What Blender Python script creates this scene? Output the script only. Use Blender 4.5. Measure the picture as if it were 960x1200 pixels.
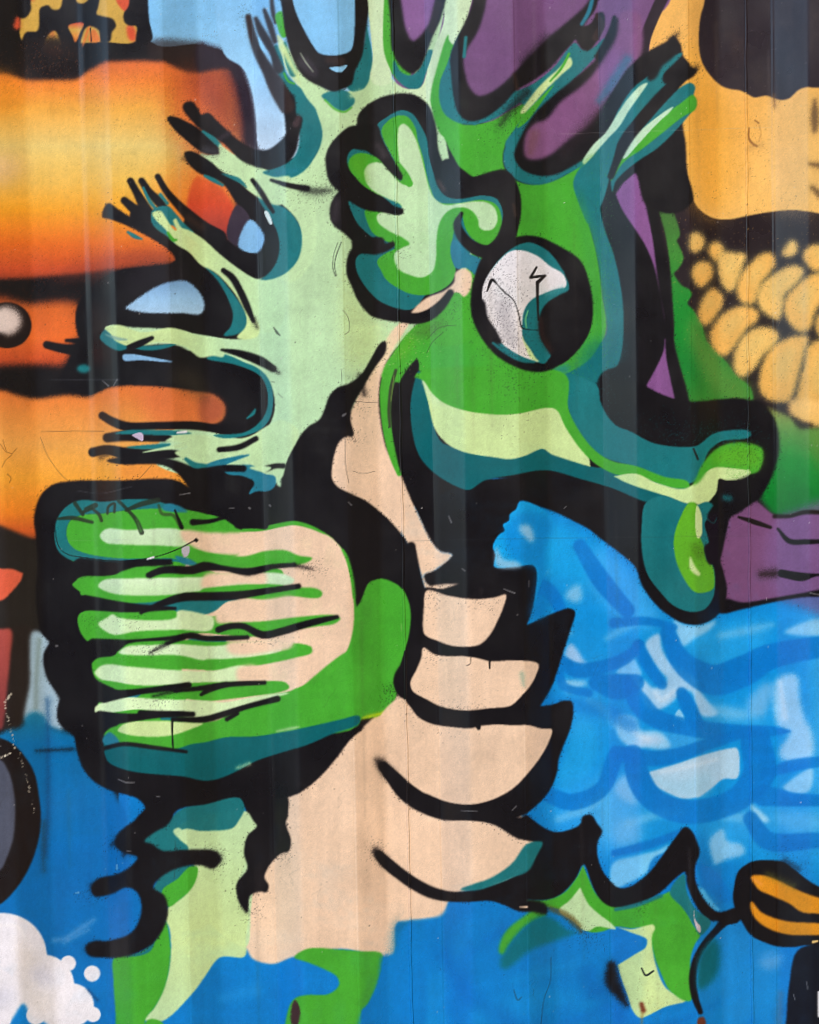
import bpy, math, random
import numpy as np
from mathutils import Matrix, Vector

# ------------------------------------------------------------------ camera, world, sun, exposure
for o in list(bpy.data.objects): bpy.data.objects.remove(o)
scn = bpy.context.scene
C = scn.collection
F, PITCH, ROLL, DIST, ZC = 1900.0, math.radians(3.4), math.radians(1.08), 2.58, 1.30
ct, st, cr, sr = math.cos(PITCH), math.sin(PITCH), math.cos(ROLL), math.sin(ROLL)
FWD = np.array([0, ct, -st]); UP0 = np.array([0, st, ct]); RT0 = np.array([1.0, 0, 0])
RT = cr*RT0 - sr*UP0; UP = cr*UP0 + sr*RT0
CAM = np.array([0, -DIST, ZC + DIST*math.tan(PITCH)])
cam = bpy.data.cameras.new('camera'); camo = bpy.data.objects.new('camera', cam); C.objects.link(camo)
cam.sensor_fit = 'HORIZONTAL'; cam.sensor_width = 36; cam.lens = 36*F/960; cam.clip_start = .05; cam.clip_end = 3000
M4 = Matrix.Identity(4)
for r in range(3):
    M4[r][0], M4[r][1], M4[r][2], M4[r][3] = RT[r], UP[r], -FWD[r], CAM[r]
camo.matrix_world = M4
scn.camera = camo

SUN_EL, SUN_AZ = math.radians(44), math.radians(5)       # azimuth from the wall's outward normal, + to the viewer's right
w = bpy.data.worlds.new('World'); scn.world = w; w.use_nodes = True
nt = w.node_tree; bg = nt.nodes['Background']
sky = nt.nodes.new('ShaderNodeTexSky'); sky.sky_type = 'NISHITA'; sky.sun_disc = False
sky.sun_elevation = SUN_EL
sdir = Vector((math.sin(SUN_AZ)*math.cos(SUN_EL), -math.cos(SUN_AZ)*math.cos(SUN_EL), math.sin(SUN_EL)))   # towards the sun
sky.sun_rotation = math.atan2(sdir.x, sdir.y)
sky.air_density = 1.2; sky.dust_density = 0.4; sky.ozone_density = 4.0
nt.links.new(sky.outputs[0], bg.inputs[0]); bg.inputs[1].default_value = 0.15
sl = bpy.data.lights.new('sun', 'SUN'); sl.energy = 1.2; sl.angle = math.radians(20); sl.color = (1, .83, .58)
so = bpy.data.objects.new('sun', sl); C.objects.link(so); so.rotation_euler = (-sdir).to_track_quat('-Z', 'Y').to_euler()
scn.view_settings.view_transform = 'Standard'; scn.view_settings.look = 'None'
scn.view_settings.exposure = 1.4; scn.view_settings.gamma = 1
scn.cycles.filter_width = 0.85

def project(P):
    d = P - CAM
    z = d @ FWD
    return 480 + F*(d @ RT)/z, 600 - F*(d @ UP)/z
def wall_point(u, v, y=0.018):                            # a photo pixel met with the wall's plane
    d = FWD + RT*((u-480)/F) - UP*((v-600)/F)
    t = (y - CAM[1])/d[1]
    return CAM + d*t

# ------------------------------------------------------------------ paint canvas: the mural is spray paint on steel
rng = np.random.default_rng(7); random.seed(7)
X0, Y0, X1, Y1 = -450, -260, 1410, 1500
W, H = X1-X0, Y1-Y0
img = np.zeros((H, W, 3), np.float32)
pid = np.zeros((H, W), np.int32)
PARTS = ['steel_ground_paint']
SH = 'seahorse_painting'
def fbm(h, w_, cell, seed):
    r = np.random.default_rng(seed); gh, gw = h//cell[1]+3, w_//cell[0]+3
    g = r.normal(0, 1, (gh, gw)).astype(np.float32)
    yi = np.linspace(0, gh-2.01, h); xi = np.linspace(0, gw-2.01, w_)
    y0 = yi.astype(int); x0 = xi.astype(int); fy = (yi-y0)[:, None]; fx = (xi-x0)[None]
    fy = fy*fy*(3-2*fy); fx = fx*fx*(3-2*fx)
    return (g[y0][:, x0]*(1-fy)*(1-fx)+g[y0+1][:, x0]*fy*(1-fx)+g[y0][:, x0+1]*(1-fy)*fx+g[y0+1][:, x0+1]*fy*fx).astype(np.float32)
COAT = [fbm(H, W, (26, 40), 11)*.6+fbm(H, W, (9, 60), 12)*.5+fbm(H, W, (5, 7), 13)*.35, fbm(H, W, (50, 24), 14)*.6+fbm(H, W, (40, 8), 15)*.5+fbm(H, W, (6, 5), 16)*.35, fbm(H, W, (34, 34), 17)*.7+fbm(H, W, (12, 14), 18)*.5+fbm(H, W, (4, 6), 19)*.35]
NL = [0]
def part_id(p):
    if p not in PARTS: PARTS.append(p)
    return PARTS.index(p)
COL = dict(K=(17,14,18), KB=(28,20,19), N=(13,17,29), T=(24,112,117), TD=(4,95,102), TB=(32,116,138), G=(68,163,45), GY=(92,168,35), PG=(186,217,165), PY=(197,220,152),
           PE=(231,199,170), B=(0,120,197), BD=(0,113,196), BC=(12,156,222), LB=(140,200,236), PW=(172,200,228), PU=(113,76,120), PL=(134,92,146), Y=(239,182,92), YO=(236,170,62),
           O=(224,118,45), R=(205,80,48), W=(230,226,232), DG=(16,128,46), OG=(84,138,60), GR=(76,80,96), OC=(203,160,68), BE=(219,142,28), BR=(62,36,34))
def col(c): return np.array(COL[c] if isinstance(c, str) else c, np.float32)/255
def parse(s):
    pts, sharp, wid = [], [], []
    for t in s.split():
        h = t.endswith('!'); v = [float(a) for a in t.rstrip('!').split(',')]
        pts.append(v[:2]); sharp.append(h); wid.append(v[2] if len(v) > 2 else 0)
    return np.array(pts), sharp, np.array(wid)
def cr_seg(p0, p1, p2, p3, n):
    def tj(ti, a, b): return ti + max(1e-3, np.linalg.norm((b-a)[:2]))**.5
    t0 = 0; t1 = tj(t0, p0, p1); t2 = tj(t1, p1, p2); t3 = tj(t2, p2, p3)
    t = np.linspace(t1, t2, n, endpoint=False)[:, None]
    A1 = (t1-t)/(t1-t0)*p0+(t-t0)/(t1-t0)*p1; A2 = (t2-t)/(t2-t1)*p1+(t-t1)/(t2-t1)*p2; A3 = (t3-t)/(t3-t2)*p2+(t-t2)/(t3-t2)*p3
    B1 = (t2-t)/(t2-t0)*A1+(t-t0)/(t2-t0)*A2; B2 = (t3-t)/(t3-t1)*A2+(t-t1)/(t3-t1)*A3
    return (t2-t)/(t2-t1)*B1+(t-t1)/(t2-t1)*B2
def spline(p, sharp, closed, n=6):
    k = len(p); out = []
    rngk = range(k) if closed else range(k-1)
    for i in rngk:
        a, b = p[i], p[(i+1) % k]
        pa = p[i-1] if (closed or i > 0) and not sharp[i] else 2*a-b
        pb = p[(i+2) % k] if (closed or i < k-2) and not sharp[(i+1) % k] else 2*b-a
        out.append(cr_seg(pa, a, b, pb, n))
    if not closed: out.append(p[-1:])
    return np.vstack(out)
def blur(a, s):
    if s <= 0: return a
    r = max(1, int(math.ceil(2.6*s))); k = np.exp(-.5*(np.arange(-r, r+1)/s)**2); k /= k.sum()
    b = np.zeros_like(a); p = np.pad(a, ((r, r), (0, 0)))
    for i, q in enumerate(k): b += q*p[i:i+a.shape[0]]
    c = np.zeros_like(a); p = np.pad(b, ((0, 0), (r, r)))
    for i, q in enumerate(k): c += q*p[:, i:i+a.shape[1]]
    return c
def put(alpha, bx, by, c, part, op, grain):
    h, w_ = alpha.shape
    if grain > 0:
        n = rng.random((h, w_), dtype=np.float32)-.5
        alpha = np.clip(alpha + n*grain*4*alpha*(1-alpha), 0, 1)
    sl_ = (slice(by, by+h), slice(bx, bx+w_))
    if callable(c):
        yy, xx = np.mgrid[by:by+h, bx:bx+w_]; cc = c(xx+X0, yy+Y0)
    else: cc = col(c)
    NL[0] += 1; n1 = COAT[NL[0] % 3][sl_]; n2 = COAT[(NL[0]+1) % 3][sl_]   # overlapping passes of the can: uneven tone and cover
    cc = cc*(1+.018*n1[..., None]) + .005*n2[..., None]
    a = np.clip(alpha*op*(1-.025*np.clip(n2, 0, 2)), 0, 1)[..., None]
    img[sl_] = img[sl_]*(1-a) + cc*a
    if part: pid[sl_][alpha > .5] = part_id(part)
def P(part, c, s, soft=.7, op=1, grain=0, smooth=True):
    p, sh, _ = parse(s)
    if part == SH: soft *= 1.3
    if smooth: p = spline(p, sh, True)
    m = int(3*soft)+3
    bx0 = max(0, int(p[:, 0].min())-X0-m); bx1 = min(W, int(p[:, 0].max())-X0+m+2)
    by0 = max(0, int(p[:, 1].min())-Y0-m); by1 = min(H, int(p[:, 1].max())-Y0+m+2)
    if bx1 <= bx0 or by1 <= by0: return
    h, w_ = by1-by0, bx1-bx0; SS = 2
    acc = np.zeros((h*SS, w_*SS+1), np.int32)
    q = (p - [X0+bx0, Y0+by0])*SS
    q2 = np.roll(q, -1, 0)
    for (xa, ya), (xb, yb) in zip(q, q2):
        if ya == yb: continue
        if ya > yb: xa, ya, xb, yb = xb, yb, xa, ya
        r0 = max(0, int(math.ceil(ya-.5))); r1 = min(h*SS-1, int(math.ceil(yb-.5))-1)
        if r1 < r0: continue
        rows = np.arange(r0, r1+1)
        xs = xa+(rows+.5-ya)*(xb-xa)/(yb-ya)
        ci = np.clip(np.ceil(xs-.5), 0, w_*SS).astype(int)
        acc[rows, ci] += 1
    m_ = (np.cumsum(acc, 1)[:, :-1] & 1).astype(np.float32).reshape(h, SS, w_, SS).mean((1, 3))
    a = blur(m_, soft-.3 if soft < 1.45 else soft)
    if part == SH:
        hz = blur(m_, 2.6); dust = (rng.random(hz.shape, dtype=np.float32) < hz*(1-hz)*.28).astype(np.float32)
        put(blur(dust, .45)*.75, bx0, by0, c, None, 1, 0)
    put(np.clip(a, 0, 1), bx0, by0, c, part, op, grain if grain else (.35 if soft > 2 else .12))
def S(part, c, s, soft=.8, op=1, grain=0):
    p, sh, wd = parse(s)
    if part == SH: soft *= 1.4
    q = np.hstack([p, wd[:, None]])
    q = spline(q, sh, False, 7) if len(q) > 1 else np.vstack([q, q])
    m = wd.max()/2+3*soft+3
    bx0 = max(0, int(q[:, 0].min()-m)-X0); bx1 = min(W, int(q[:, 0].max()+m)-X0+1)
    by0 = max(0, int(q[:, 1].min()-m)-Y0); by1 = min(H, int(q[:, 1].max()+m)-Y0+1)
    if bx1 <= bx0 or by1 <= by0: return
    yy, xx = np.mgrid[by0:by1, bx0:bx1].astype(np.float32); xx += X0+.5; yy += Y0+.5
    sd = np.full(xx.shape, 1e6, np.float32)
    for a, b in zip(q[:-1], q[1:]):
        d = b[:2]-a[:2]; L = max(1e-6, d @ d)
        t = np.clip(((xx-a[0])*d[0]+(yy-a[1])*d[1])/L, 0, 1)
        sd = np.minimum(sd, np.hypot(xx-a[0]-t*d[0], yy-a[1]-t*d[1]) - np.maximum(.3, (a[2]+t*(b[2]-a[2]))/2))
    a = 1/(1+np.exp(np.clip(sd/((soft-.3 if soft < 1.45 else soft)*.5), -30, 30)))
    put(a.astype(np.float32), bx0, by0, c, part, op, grain if grain else (.4 if soft > 1.8 else .15))
def E(part, c, x, y, rx, ry=None, soft=.7, op=1, grain=0):
    ry = ry or rx
    P(part, c, ' '.join('%.2f,%.2f' % (x+rx*math.cos(a), y+ry*math.sin(a)) for a in np.linspace(0, 2*math.pi, 14, endpoint=False)), soft, op, grain)
def SPK(c, x, y, rx, ry, n, r=.6, op=.7, ang=0):           # overspray: fine separate droplets
    ca, sa = math.cos(ang), math.sin(ang)
    if n > 1: n = int(n*1.5); r *= .6; op *= .75; rx *= 1.25; ry *= 1.25
    for _ in range(n):
        dx, dy = rng.normal(0, .5, 2); px = x+dx*rx*ca-dy*ry*sa; py = y+dx*rx*sa+dy*ry*ca
        rr = r*rng.uniform(.5, 1.25); i0, j0 = int(px-X0), int(py-Y0)
        if 2 < i0 < W-3 and 2 < j0 < H-3:
            yy, xx = np.mgrid[j0-2:j0+3, i0-2:i0+3]
            al = np.clip(rr+.5-np.hypot(xx+X0-px, yy+Y0-py), 0, 1)[..., None]*op
            img[j0-2:j0+3, i0-2:i0+3] = img[j0-2:j0+3, i0-2:i0+3]*(1-al)+col(c)*al
def vg(*stops):                                           # sprayed fade from one pigment to the next along the height
    ys = [s[0] for s in stops]; cs = np.array([col(s[1]) for s in stops])
    return lambda xx, yy: np.stack([np.interp(yy, ys, cs[:, k]) for k in range(3)], -1).astype(np.float32)

# ---------- backdrop
img[:] = col((21,18,20)); pid[:] = 0
SK = 'sky_painting'
P(SK, vg((-200,(112,176,222)),(20,(124,185,226)),(90,(142,196,230)),(170,(190,214,232))), '150,-260 470,-260 470,110 400,120 345,185 296,185 292,110 270,66 235,52 176,48')
# flame pane
FP = 'flame_painting'
P(FP, 'OC', '22,-30 24,20 25,46 40,52 118,49 160,47 158,-30', 1)
P(FP, 'R', '142,-20 136,0 148,14 152,10 153,-20', 1.2); P(FP, 'R', '149,30 157,31 159,47 152,47', 1.5); S(FP, 'R', '21,22,5 20,30,8', 2); S(FP, 'R', '26,4,5 40,-4,5', 2)
P(FP+'/black_blotch#1', 'K', '16,-20 18,6 22,20 29,21 36,12 36,0 40,-20', 1.2)
P(FP+'/black_blotch#2', 'K', '46,20 47,10 56,6 62,11 70,10 74,-4 78,-20 116,-20 115,8 113,16 120,19 132,22 136,30 131,38 129,48 118,49 116,36 108,31 101,32 95,46 92,62 78,62 70,46 64,36 56,42 50,56 44,64 26,60 30,38 44,36', 1.2)
P(FP+'/black_blotch#2', 'K', '152,-20 151,6 145,16 146,26 152,30 160,31 160,49 178,47 175,24 168,-20', 1)
P(FP, 'OC', '92,-20 90,2 97,4 104,-1 106,-20', 1.2)
P(FP, vg((36,'R'),(46,'OC'),(60,(150,70,35))), '50,58 56,45 62,37 66,46 74,62 62,66', 2)
P(FP, vg((26,'R'),(34,'OC'),(48,'O')), '80,30 98,27 94,38 88,50 85,42', 1)
P(FP, 'O', '104,48 107,36 110,34 115,40 117,48', 1); P(FP, 'O', '102,34 106,30 101,46 96,56', 1.2)
S(None, 'K', '106,33,1.4 107,48,1.4', .6)
# orange barrel
OB = 'sunset_painting'
g1 = vg((70,(224,108,52)),(95,(230,128,48)),(125,(234,165,62)),(170,(226,196,112)),(215,(232,182,78)),(245,(236,160,38)),(285,(224,108,34)),(315,(196,78,40)),(330,(150,60,38)))
P(OB+'/orange_barrel', g1, '-450,85 0,86 12,88 23,91! 60,92 91,91! 107,81 123,72! 160,71 192,71! 206,78 223,85! 245,83 258,80 269,80 276,100 284,135 287,165 284,210 277,242 265,280 235,303 205,306 180,310 130,315 95,320 45,325 0,327 -450,340', 2.2)
P(None, (216,92,46), '205,86 262,84 276,120 284,180 276,240 250,280 215,250 230,200 205,150', 14, .8)
P(None, (232,120,40), '195,200 235,200 250,250 230,300 190,300', 14, .6)
P(None, (126,54,46), '222,84 262,82 280,120 287,170 262,152 240,124', 12, .75); P(None, (150,60,42), '125,300 200,292 212,306 130,318 60,326', 7, .6)
P(None, (90,40,45), '258,76 276,84 290,130 292,190 282,260 270,280 276,235 281,190 277,140 268,100', 5, .85)
P(None, (240,150,40), '-100,88 23,93 23,125 -100,125', 8, .6)
P(None, (226,190,165), '-60,180 0,182 28,195 5,212 -60,215', 10, .55)
P(None, 'KB', '25,50 90,50 92,90 60,92 24,90', 3, .9); P(None, (46,32,30), '176,48 215,47 240,53 240,80 222,84 205,77 192,70 176,70', 3, .7)
SPK((190,110,60), 55, 72, 55, 22, 170, .55, .5)
SPK((110,48,26), 90, 314, 260, 26, 1500, .62, .55); SPK((120,52,30), 95, 96, 240, 22, 900, .6, .45); SPK((200,90,40), 110, 280, 260, 40, 900, .6, .4); SPK((90,40,40), 268, 130, 40, 110, 700, .6, .5); SPK((120,70,30), 130, 165, 60, 100, 160, .8, .5)
P('barrel_outline', (38,28,40), '232,51 250,54 266,60 281,72 291,95 298,122 302,150 303,176 288,170 285,142 280,115 274,92 267,81 245,82 232,84', 2.6)
# orange band with the ball
P(OB+'/orange_band#1', vg((346,(130,60,34)),(362,(205,98,40)),(395,(224,104,38)),(428,(190,74,40))), '-450,345 0,346 15,350 35,355 60,352 80,351 92,356 97,366 94,378 97,392 86,400 80,420 72,428 50,427 20,427 0,428 -450,430', 3.5)
SPK((100,44,26), 50, 352, 120, 12, 500, .6, .5); SPK((100,44,26), 40, 424, 110, 10, 300, .6, .5)
E('ball_painting', 'KB', 8, 381, 29, 27, 1); E('ball_painting/white_face', (222,205,196), 6, 376, 19, 17, 3.2); P(None, 'KB', '-6,392 4,391 9,397 22,394 30,384 28,400 12,404 -6,402', 2, .9)  # white-grey ball painted inside its black rim
S(None, (120,55,45), '104,348,4 110,348,3', 1.5)
# lower orange field
g3 = vg((455,(222,118,52)),(485,(226,140,62)),(520,(228,160,76)),(560,(232,158,52)),(600,(232,130,36)),(622,(206,92,38)),(634,(150,70,36)))
P(OB+'/orange_band#2', g3, '-450,457 0,457 20,463 40,467 80,463 105,465 115,458 125,454 135,452 200,452 225,458 252,464 263,478 258,494 244,502 236,540 222,575 100,610 42,632 -450,632', 2.2)
P(None, (206,100,52), '165,455 225,460 262,470 258,495 200,505 175,490', 9, .7)
P(None, (232,140,60), '140,545 200,547 212,562 140,562', 5, .7)
# left lower dark field
P('ground_painting', (36,31,28), '-450,634 44,634 46,735 14,738 -450,740', 2)
P(OB+'/orange_lozenge', (212,92,64), '-450,640 -40,652 0,666 15,667 27,672! 24,681 15,692 5,702 0,704 -60,725 -450,740', 1.2)
P('ground_painting', (38,30,27), '12,736 42,738 38,800 32,836 25,852 5,858 8,810', 1.5)
P(OB+'/red_strip', vg((737,(170,75,66)),(858,(120,52,52))), '-450,737 0,737 13,738 12,770 8,812 5,842 0,856 -450,858', 1.5)
P('ground_painting/pale_wedge', (160,187,204), '38,740 48,741 61,752 53,766 54,790 68,815 71,830 68,840 74,856 50,850 30,845 35,800', 2)
S(None, (130,150,150), '46,750,5 43,790,5 42,830,5', 2, .8)
# ---------- water
WA = 'water_painting'
P(WA, 'B', '140,860 470,1040 470,600 560,560 1410,560 1410,1500 130,1500', 1, 1, 0, False)
P(WA, vg((836,(22,114,150)),(870,(4,110,172)),(1000,(0,106,178)),(1200,(0,110,184))), '-450,866 0,860 8,856 25,852 31,838 41,834 51,838 58,850 75,857 95,866 150,960 165,1000 200,1120 200,1500 -450,1500', 2.5)
def WS(c, s, soft=1.7, op=.9): S(None, c, s, soft, op)
def WP(c, s, soft=1.3, op=.95): P(None, c, s, soft, op)
# broad lighter fields
WP((8,144,216), '575,590 720,640 800,735 860,715 1410,690 1410,1030 960,1040 860,1010 820,970 740,1040 690,950 640,960 660,830 615,740', 10, .9)
WP('BC', '590,600 650,610 700,650 720,700 690,690 640,680 600,700 585,660', 8, .8); WP((60,165,232), '700,640 740,670 775,725 760,740 720,720 690,680', 7, .8)
WP((30,158,226), '800,745 880,728 905,735 880,770 845,790 830,780', 7, .85); WP((40,160,226), '815,830 880,830 905,845 890,860 840,855', 6, .7)
WP((20,150,216), '676,846 694,848 701,870 695,900 680,916 660,925 655,910 664,880', 2.5, .95); WP((70,165,232), '770,860 830,860 840,872 800,885 770,880', 5, .6)
WP((50,160,232), '620,735 700,750 700,850 650,830 690,760', 12, .5); WP((80,172,235), '940,720 1010,720 1010,950 955,940 950,800', 10, .6)
WP((40,155,230), '640,940 720,900 740,960 720,1010 650,980', 12, .75); WP((100,185,235), '700,925 745,915 745,985 705,985', 10, .6)
WP((60,165,232), '830,950 960,940 1000,1010 930,1000 880,985 830,1000', 12, .5); WP((40,150,225), '820,1080 900,1090 925,1150 900,1200 830,1200', 14, .5)
# pale dabs
WP((150,200,228), '608,617 620,615 626,630 624,636 613,627', 2.5, .8); WP((150,190,215), '583,640 588,655 604,657 614,664 582,664', 2.5, .7); WP('LB', '662,698 678,684 682,693 681,704 672,706', 3, .8)
WP((170,200,235), '662,768 668,754 677,762 684,774 690,779 676,779 666,773', 2.2, .85); WP('LB', '655,799 668,797 689,800 680,806 668,813 660,807', 2.2, .85)
WP('LB', '790,725 800,731 820,733 840,727 832,738 815,748 800,758 796,755 792,741', 2, .9); WP('LB', '919,741 940,730 964,726 975,742 945,745', 2, .9)
WP((120,190,236), '722,789 742,771 748,780 752,790 746,798 738,792', 1.5)
WP((158,200,232), '747,800 755,797 765,806 776,803 782,796 772,785 762,770 756,755 765,745 773,743 776,760 785,775 800,785 815,795 820,808 830,822 842,836 832,840 821,838 815,825 811,812 800,809 790,821 779,829 767,833 758,828 751,816', 1.8)
WP('LB', '791,840 796,831 803,845 795,844', 1); WP((140,200,236), '722,840 729,837 746,842 751,855 771,857 779,862 786,875 770,878 755,876 745,880 734,873 724,862', 2)
WP((190,205,230), '742,872 755,862 772,862 778,868 760,874', 3, .6)
WP((176,206,226), '760,905! 790,896 820,886 855,877 864,877 867,895 864,912 848,913 835,923 820,934! 800,936 785,930 770,922 763,912', 1.2); WP((150,200,226), '764,910 800,915 830,905 835,922 818,934 790,932', 4, .6)
WP((168,206,234), '911,795 934,791 938,820 945,845 951,856 951,889 918,891 913,880 925,858 911,850', 3, .85); WP((130,186,230), '884,812 897,800 908,803 904,820 896,838 880,839 876,822', 4, .7); WP((120,190,232), '830,828 870,832 885,840 850,842', 4, .7)
WP('LB', '917,922! 935,908 952,900 950,925 940,931 922,928', 1.8); WP((150,205,236), '879,942 888,948 902,962 892,964', 2); WP((130,190,232), '720,925 735,907 743,928 746,943 730,937', 3, .8)
WP((120,196,236), '718,1012 745,1003 772,996 784,990 770,1010 755,1025 735,1036 718,1042', 1.6); WP((140,196,234), '832,985 840,975 848,972 852,985 870,990 873,1000 850,1008 838,1013 834,1003', 2.2, .85)
WP((110,186,234), '722,965 745,962 750,985 722,990', 5, .7); WP((100,185,234), '905,955 950,952 975,965 930,975', 5, .6)
WS((80,180,234), '816,1020,4 822,1042,6 836,1062,6 842,1066,3', 1.6, .9); WP((110,170,225), '888,1125 905,1115 918,1120 910,1135 895,1135', 4, .6)
for s in ['712,748,6 728,738,10 752,727,6', '640,755,5 650,745,9 668,742,5', '690,822,6 712,835,10 720,850,6', '600,690,6 612,676,9 640,670,5', '845,745,8 880,738,10 905,732,5', '960,760,12 985,790,14', '845,955,10 880,960,12', '655,960,8 690,945,12 705,930,6', '738,965,10 770,955,9 800,952,5']: WS((120,192,234), s, 3.5, .55)
for s in ['775,905,3 800,900,5 840,890,4', '915,800,4 920,840,8', '738,852,5 748,862,7 760,866,5', '768,812,5 775,820,7 790,810,5']: WS((214,226,238), s, 2.5, .5)
# darker brush sweeps
for s in ['748,756,13 760,780,15 776,802,12', '783,742,18 795,770,24 812,786,30 838,797,36 872,786,36 902,770,30 980,755,24', '736,800,12 748,822,24 767,841,22 800,851,20 830,856,20 870,857,15 905,857,12 925,857,3',
          '799,812,13 806,826,18 817,848,16', '722,882,16 770,889,18 800,883,16 830,872,14 872,859,12', '742,885,24 750,915,28 766,937,27 800,951,28 840,947,28 870,932,30 890,905,38 886,870,36',
          '895,932,26 930,937,16 985,938,14', '896,908,10 930,897,14 985,890,10', '650,770,14 675,785,18 705,782,16 735,770,14 750,755,10', '700,800,20 725,805,30 745,800,20', '640,930,18 670,940,20 705,925,18 720,890,20',
          '680,640,16 705,680,22 735,715,18', '720,730,12 760,728,10 790,735,8', '590,690,26 640,690,18 660,720,14', '720,1000,8 760,990,10 800,975,8', '780,1020,40 830,1030,24 850,1050,16', '880,960,18 900,985,22 960,985,18', '655,790,12 662,805,10 690,812,10']:
    WS('BD', s, 1.5, .85)
WS('BD', '640,850,10 650,830,16 700,830,18 740,850,16', 4, .6)
for i in range(26):                                        # faint roller texture across the blue
    a = rng.uniform(0, 1.2); x = rng.uniform(250, 960); y = rng.uniform(1090, 1240); L = rng.uniform(30, 90)
    WS((14,132,214) if i % 2 else (0,104,190), '%.0f,%.0f,%.0f %.0f,%.0f,%.0f' % (x, y, rng.uniform(4, 12), x+L, y-L*a*.6, 3), 5, .5)
for i in range(60):                                        # the same sea goes on past both sides
    x = rng.choice([rng.uniform(-440, -60), rng.uniform(985, 1390)]); y = rng.uniform(930, 1450) if x < 0 else rng.uniform(730, 1400); L = rng.uniform(40, 110)
    WS(['BC', 'LB', 'BD'][i % 3], '%.0f,%.0f,%.0f %.0f,%.0f,%.0f %.0f,%.0f,4' % (x, y, rng.uniform(6, 22), x+L*.5, y+rng.uniform(0, 30), rng.uniform(6, 20), x+L, y-10), 3, .7)
for s in ['490,1190,34 528,1135,26 548,1085,12', '560,1190,24 640,1172,30 700,1176,12', '600,1150,8 650,1136,10 690,1128,6', '230,1196,14 290,1168,18 330,1150,8', '470,1210,20 520,1196,20']: WS((14,140,212), s, 8, .55)
for s in ['520,1120,18 545,1160,20 600,1200,20', '690,1140,20 720,1190,24', '240,1160,10 300,1146,14']: WS((0,102,184), s, 8, .5)
# left blue: drips and a brushed flash
S(None, (18,70,120), '56,820,3 56,960,4 53,1000,3', 4, .8); S(None, 'K', '43,880,2 85,878,3', 2.5, .8); S(None, (30,60,80), '51,965,6 51,1020,3', 4, .7)
for s in ['80,1098,4 95,1088,7 110,1078,4', '64,1102,6 78,1100,4', '75,1105,2 104,1090,2']: WS((110,160,215), s, 3, .55)
# wheel and clouds
P('wheel_painting', 'KB', '-110,872 -60,862 0,865 15,872 28,885 40,905 46,935 48,957 45,985 35,1015 20,1040 0,1060 -60,1085 -110,1060', 1.2)
P('wheel_painting/grey_disc', 'GR', '-100,900 -60,885 0,890 8,900 15,920 18,950 15,985 8,1005 0,1020 -60,1040 -100,1020', 1.4)
CL = 'cloud_painting'
for x, y, r in [(3,1121,52),(-60,1140,48),(50,1155,37),(84,1178,26),(40,1200,40),(-20,1180,50)]: E(CL, 'W', x, y, r, r*.98, 1)
P(WA, 'B', '10,1204 16,1192 28,1176 36,1190 48,1196 58,1204 60,1240 10,1240', 1.5)
for i, (x, y, r) in enumerate([(80,1129,9),(108,1141,9.5),(109,1189,9),(145,1199,6),(42,1190,11),(3,1194,10)]): E(CL+'/cloud_puff#%d' % i, 'W', x, y, r, r, .9)
P(None, (228,216,206), '20,1100 42,1120 40,1160 60,1180 40,1185 25,1140', 8, .6); P(None, (198,198,218), '35,1135 60,1138 62,1155 40,1150', 6, .6); S(None, (240,236,238), '-10,1085,3 20,1086,4 30,1100,3', 2.5, .8)
P(None, (205,205,222), '-40,1160 20,1165 10,1178 -40,1185', 6, .5); S(None, (14,60,110), '103,1160,2 114,1172,3', 2, .8)
# ---------- purple
PUR = 'purple_painting'
P(PUR+'/upper_field', vg((-100,(124,84,132)),(60,'PU'),(300,(130,82,136)),(470,(132,82,136))), '462,-260 830,-260 800,60 800,480 700,480 700,200 590,150 470,110', 1)
# ---------- right figure
RF = 'banana_painting'
P('right_black_painting', (37,28,31), '740,150 800,140 960,240 1410,240 1410,620 900,620 800,480 770,440 745,260', 1.5)  # brown-black painted field around the leaf and kernels
P(RF, vg((-100,'Y'),(60,(238,178,90)),(160,(236,176,84)),(260,(240,188,104))), '800,-260 786,0 769,21 763,41 761,62 770,110 796,150 803,165 805,195 810,225 818,243 835,255 855,257 875,253 905,248 930,246 950,248 1410,280 1410,-260', 1)
P(None, 'YO', '800,60 822,50 830,90 850,110 848,250 815,235 800,150', 12, .8); P(None, (240,196,122), '900,120 960,110 960,240 905,240', 12, .5)
P('dark_cap_painting', (43,35,42), '828,-260 826,0 821,20 819,50 822,70 830,85 845,100 855,104 868,106 878,111 884,114 898,112 905,114 915,117 925,115 935,106 945,102 1410,96 1410,-260', 1.1)
SPK((190,170,160), 870, 60, 60, 70, 26, .6, .6)
S('barrel_outline', (40,28,38), '790,-30,14 778,-6,14 765,22,13 756,46,13 752,74,12', 1)
for s in ['955,118,3 955,136,10 955,152,6', '950,192,3 962,194,7', '952,220,4 962,228,9']: S(None, (90,66,42), s, 3, .85)
S(None, (110,80,50), '907,112,3 908,125,2', 3, .8)
GS = 'leaf_painting'
P(GS, vg((225,(66,98,48)),(300,(62,136,50)),(360,(26,134,44)),(430,(18,124,42)),(470,(50,130,46))), '767,226 773,250 780,275 785,310 787,340 790,380 790,402 795,422 803,450 810,474 830,476 845,478 860,474 882,471 879,453 865,442 852,425 840,412 828,400! 824,385 823,380 812,362! 806,356 811,345 808,339 800,335 792,325 790,320 795,315 801,303 797,290 793,282! 797,275 790,250 780,228', 1.2)
P(None, (92,140,58), '812,368 830,400 852,425 879,453 880,470 850,470 825,440 806,390', 6, .75)
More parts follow.
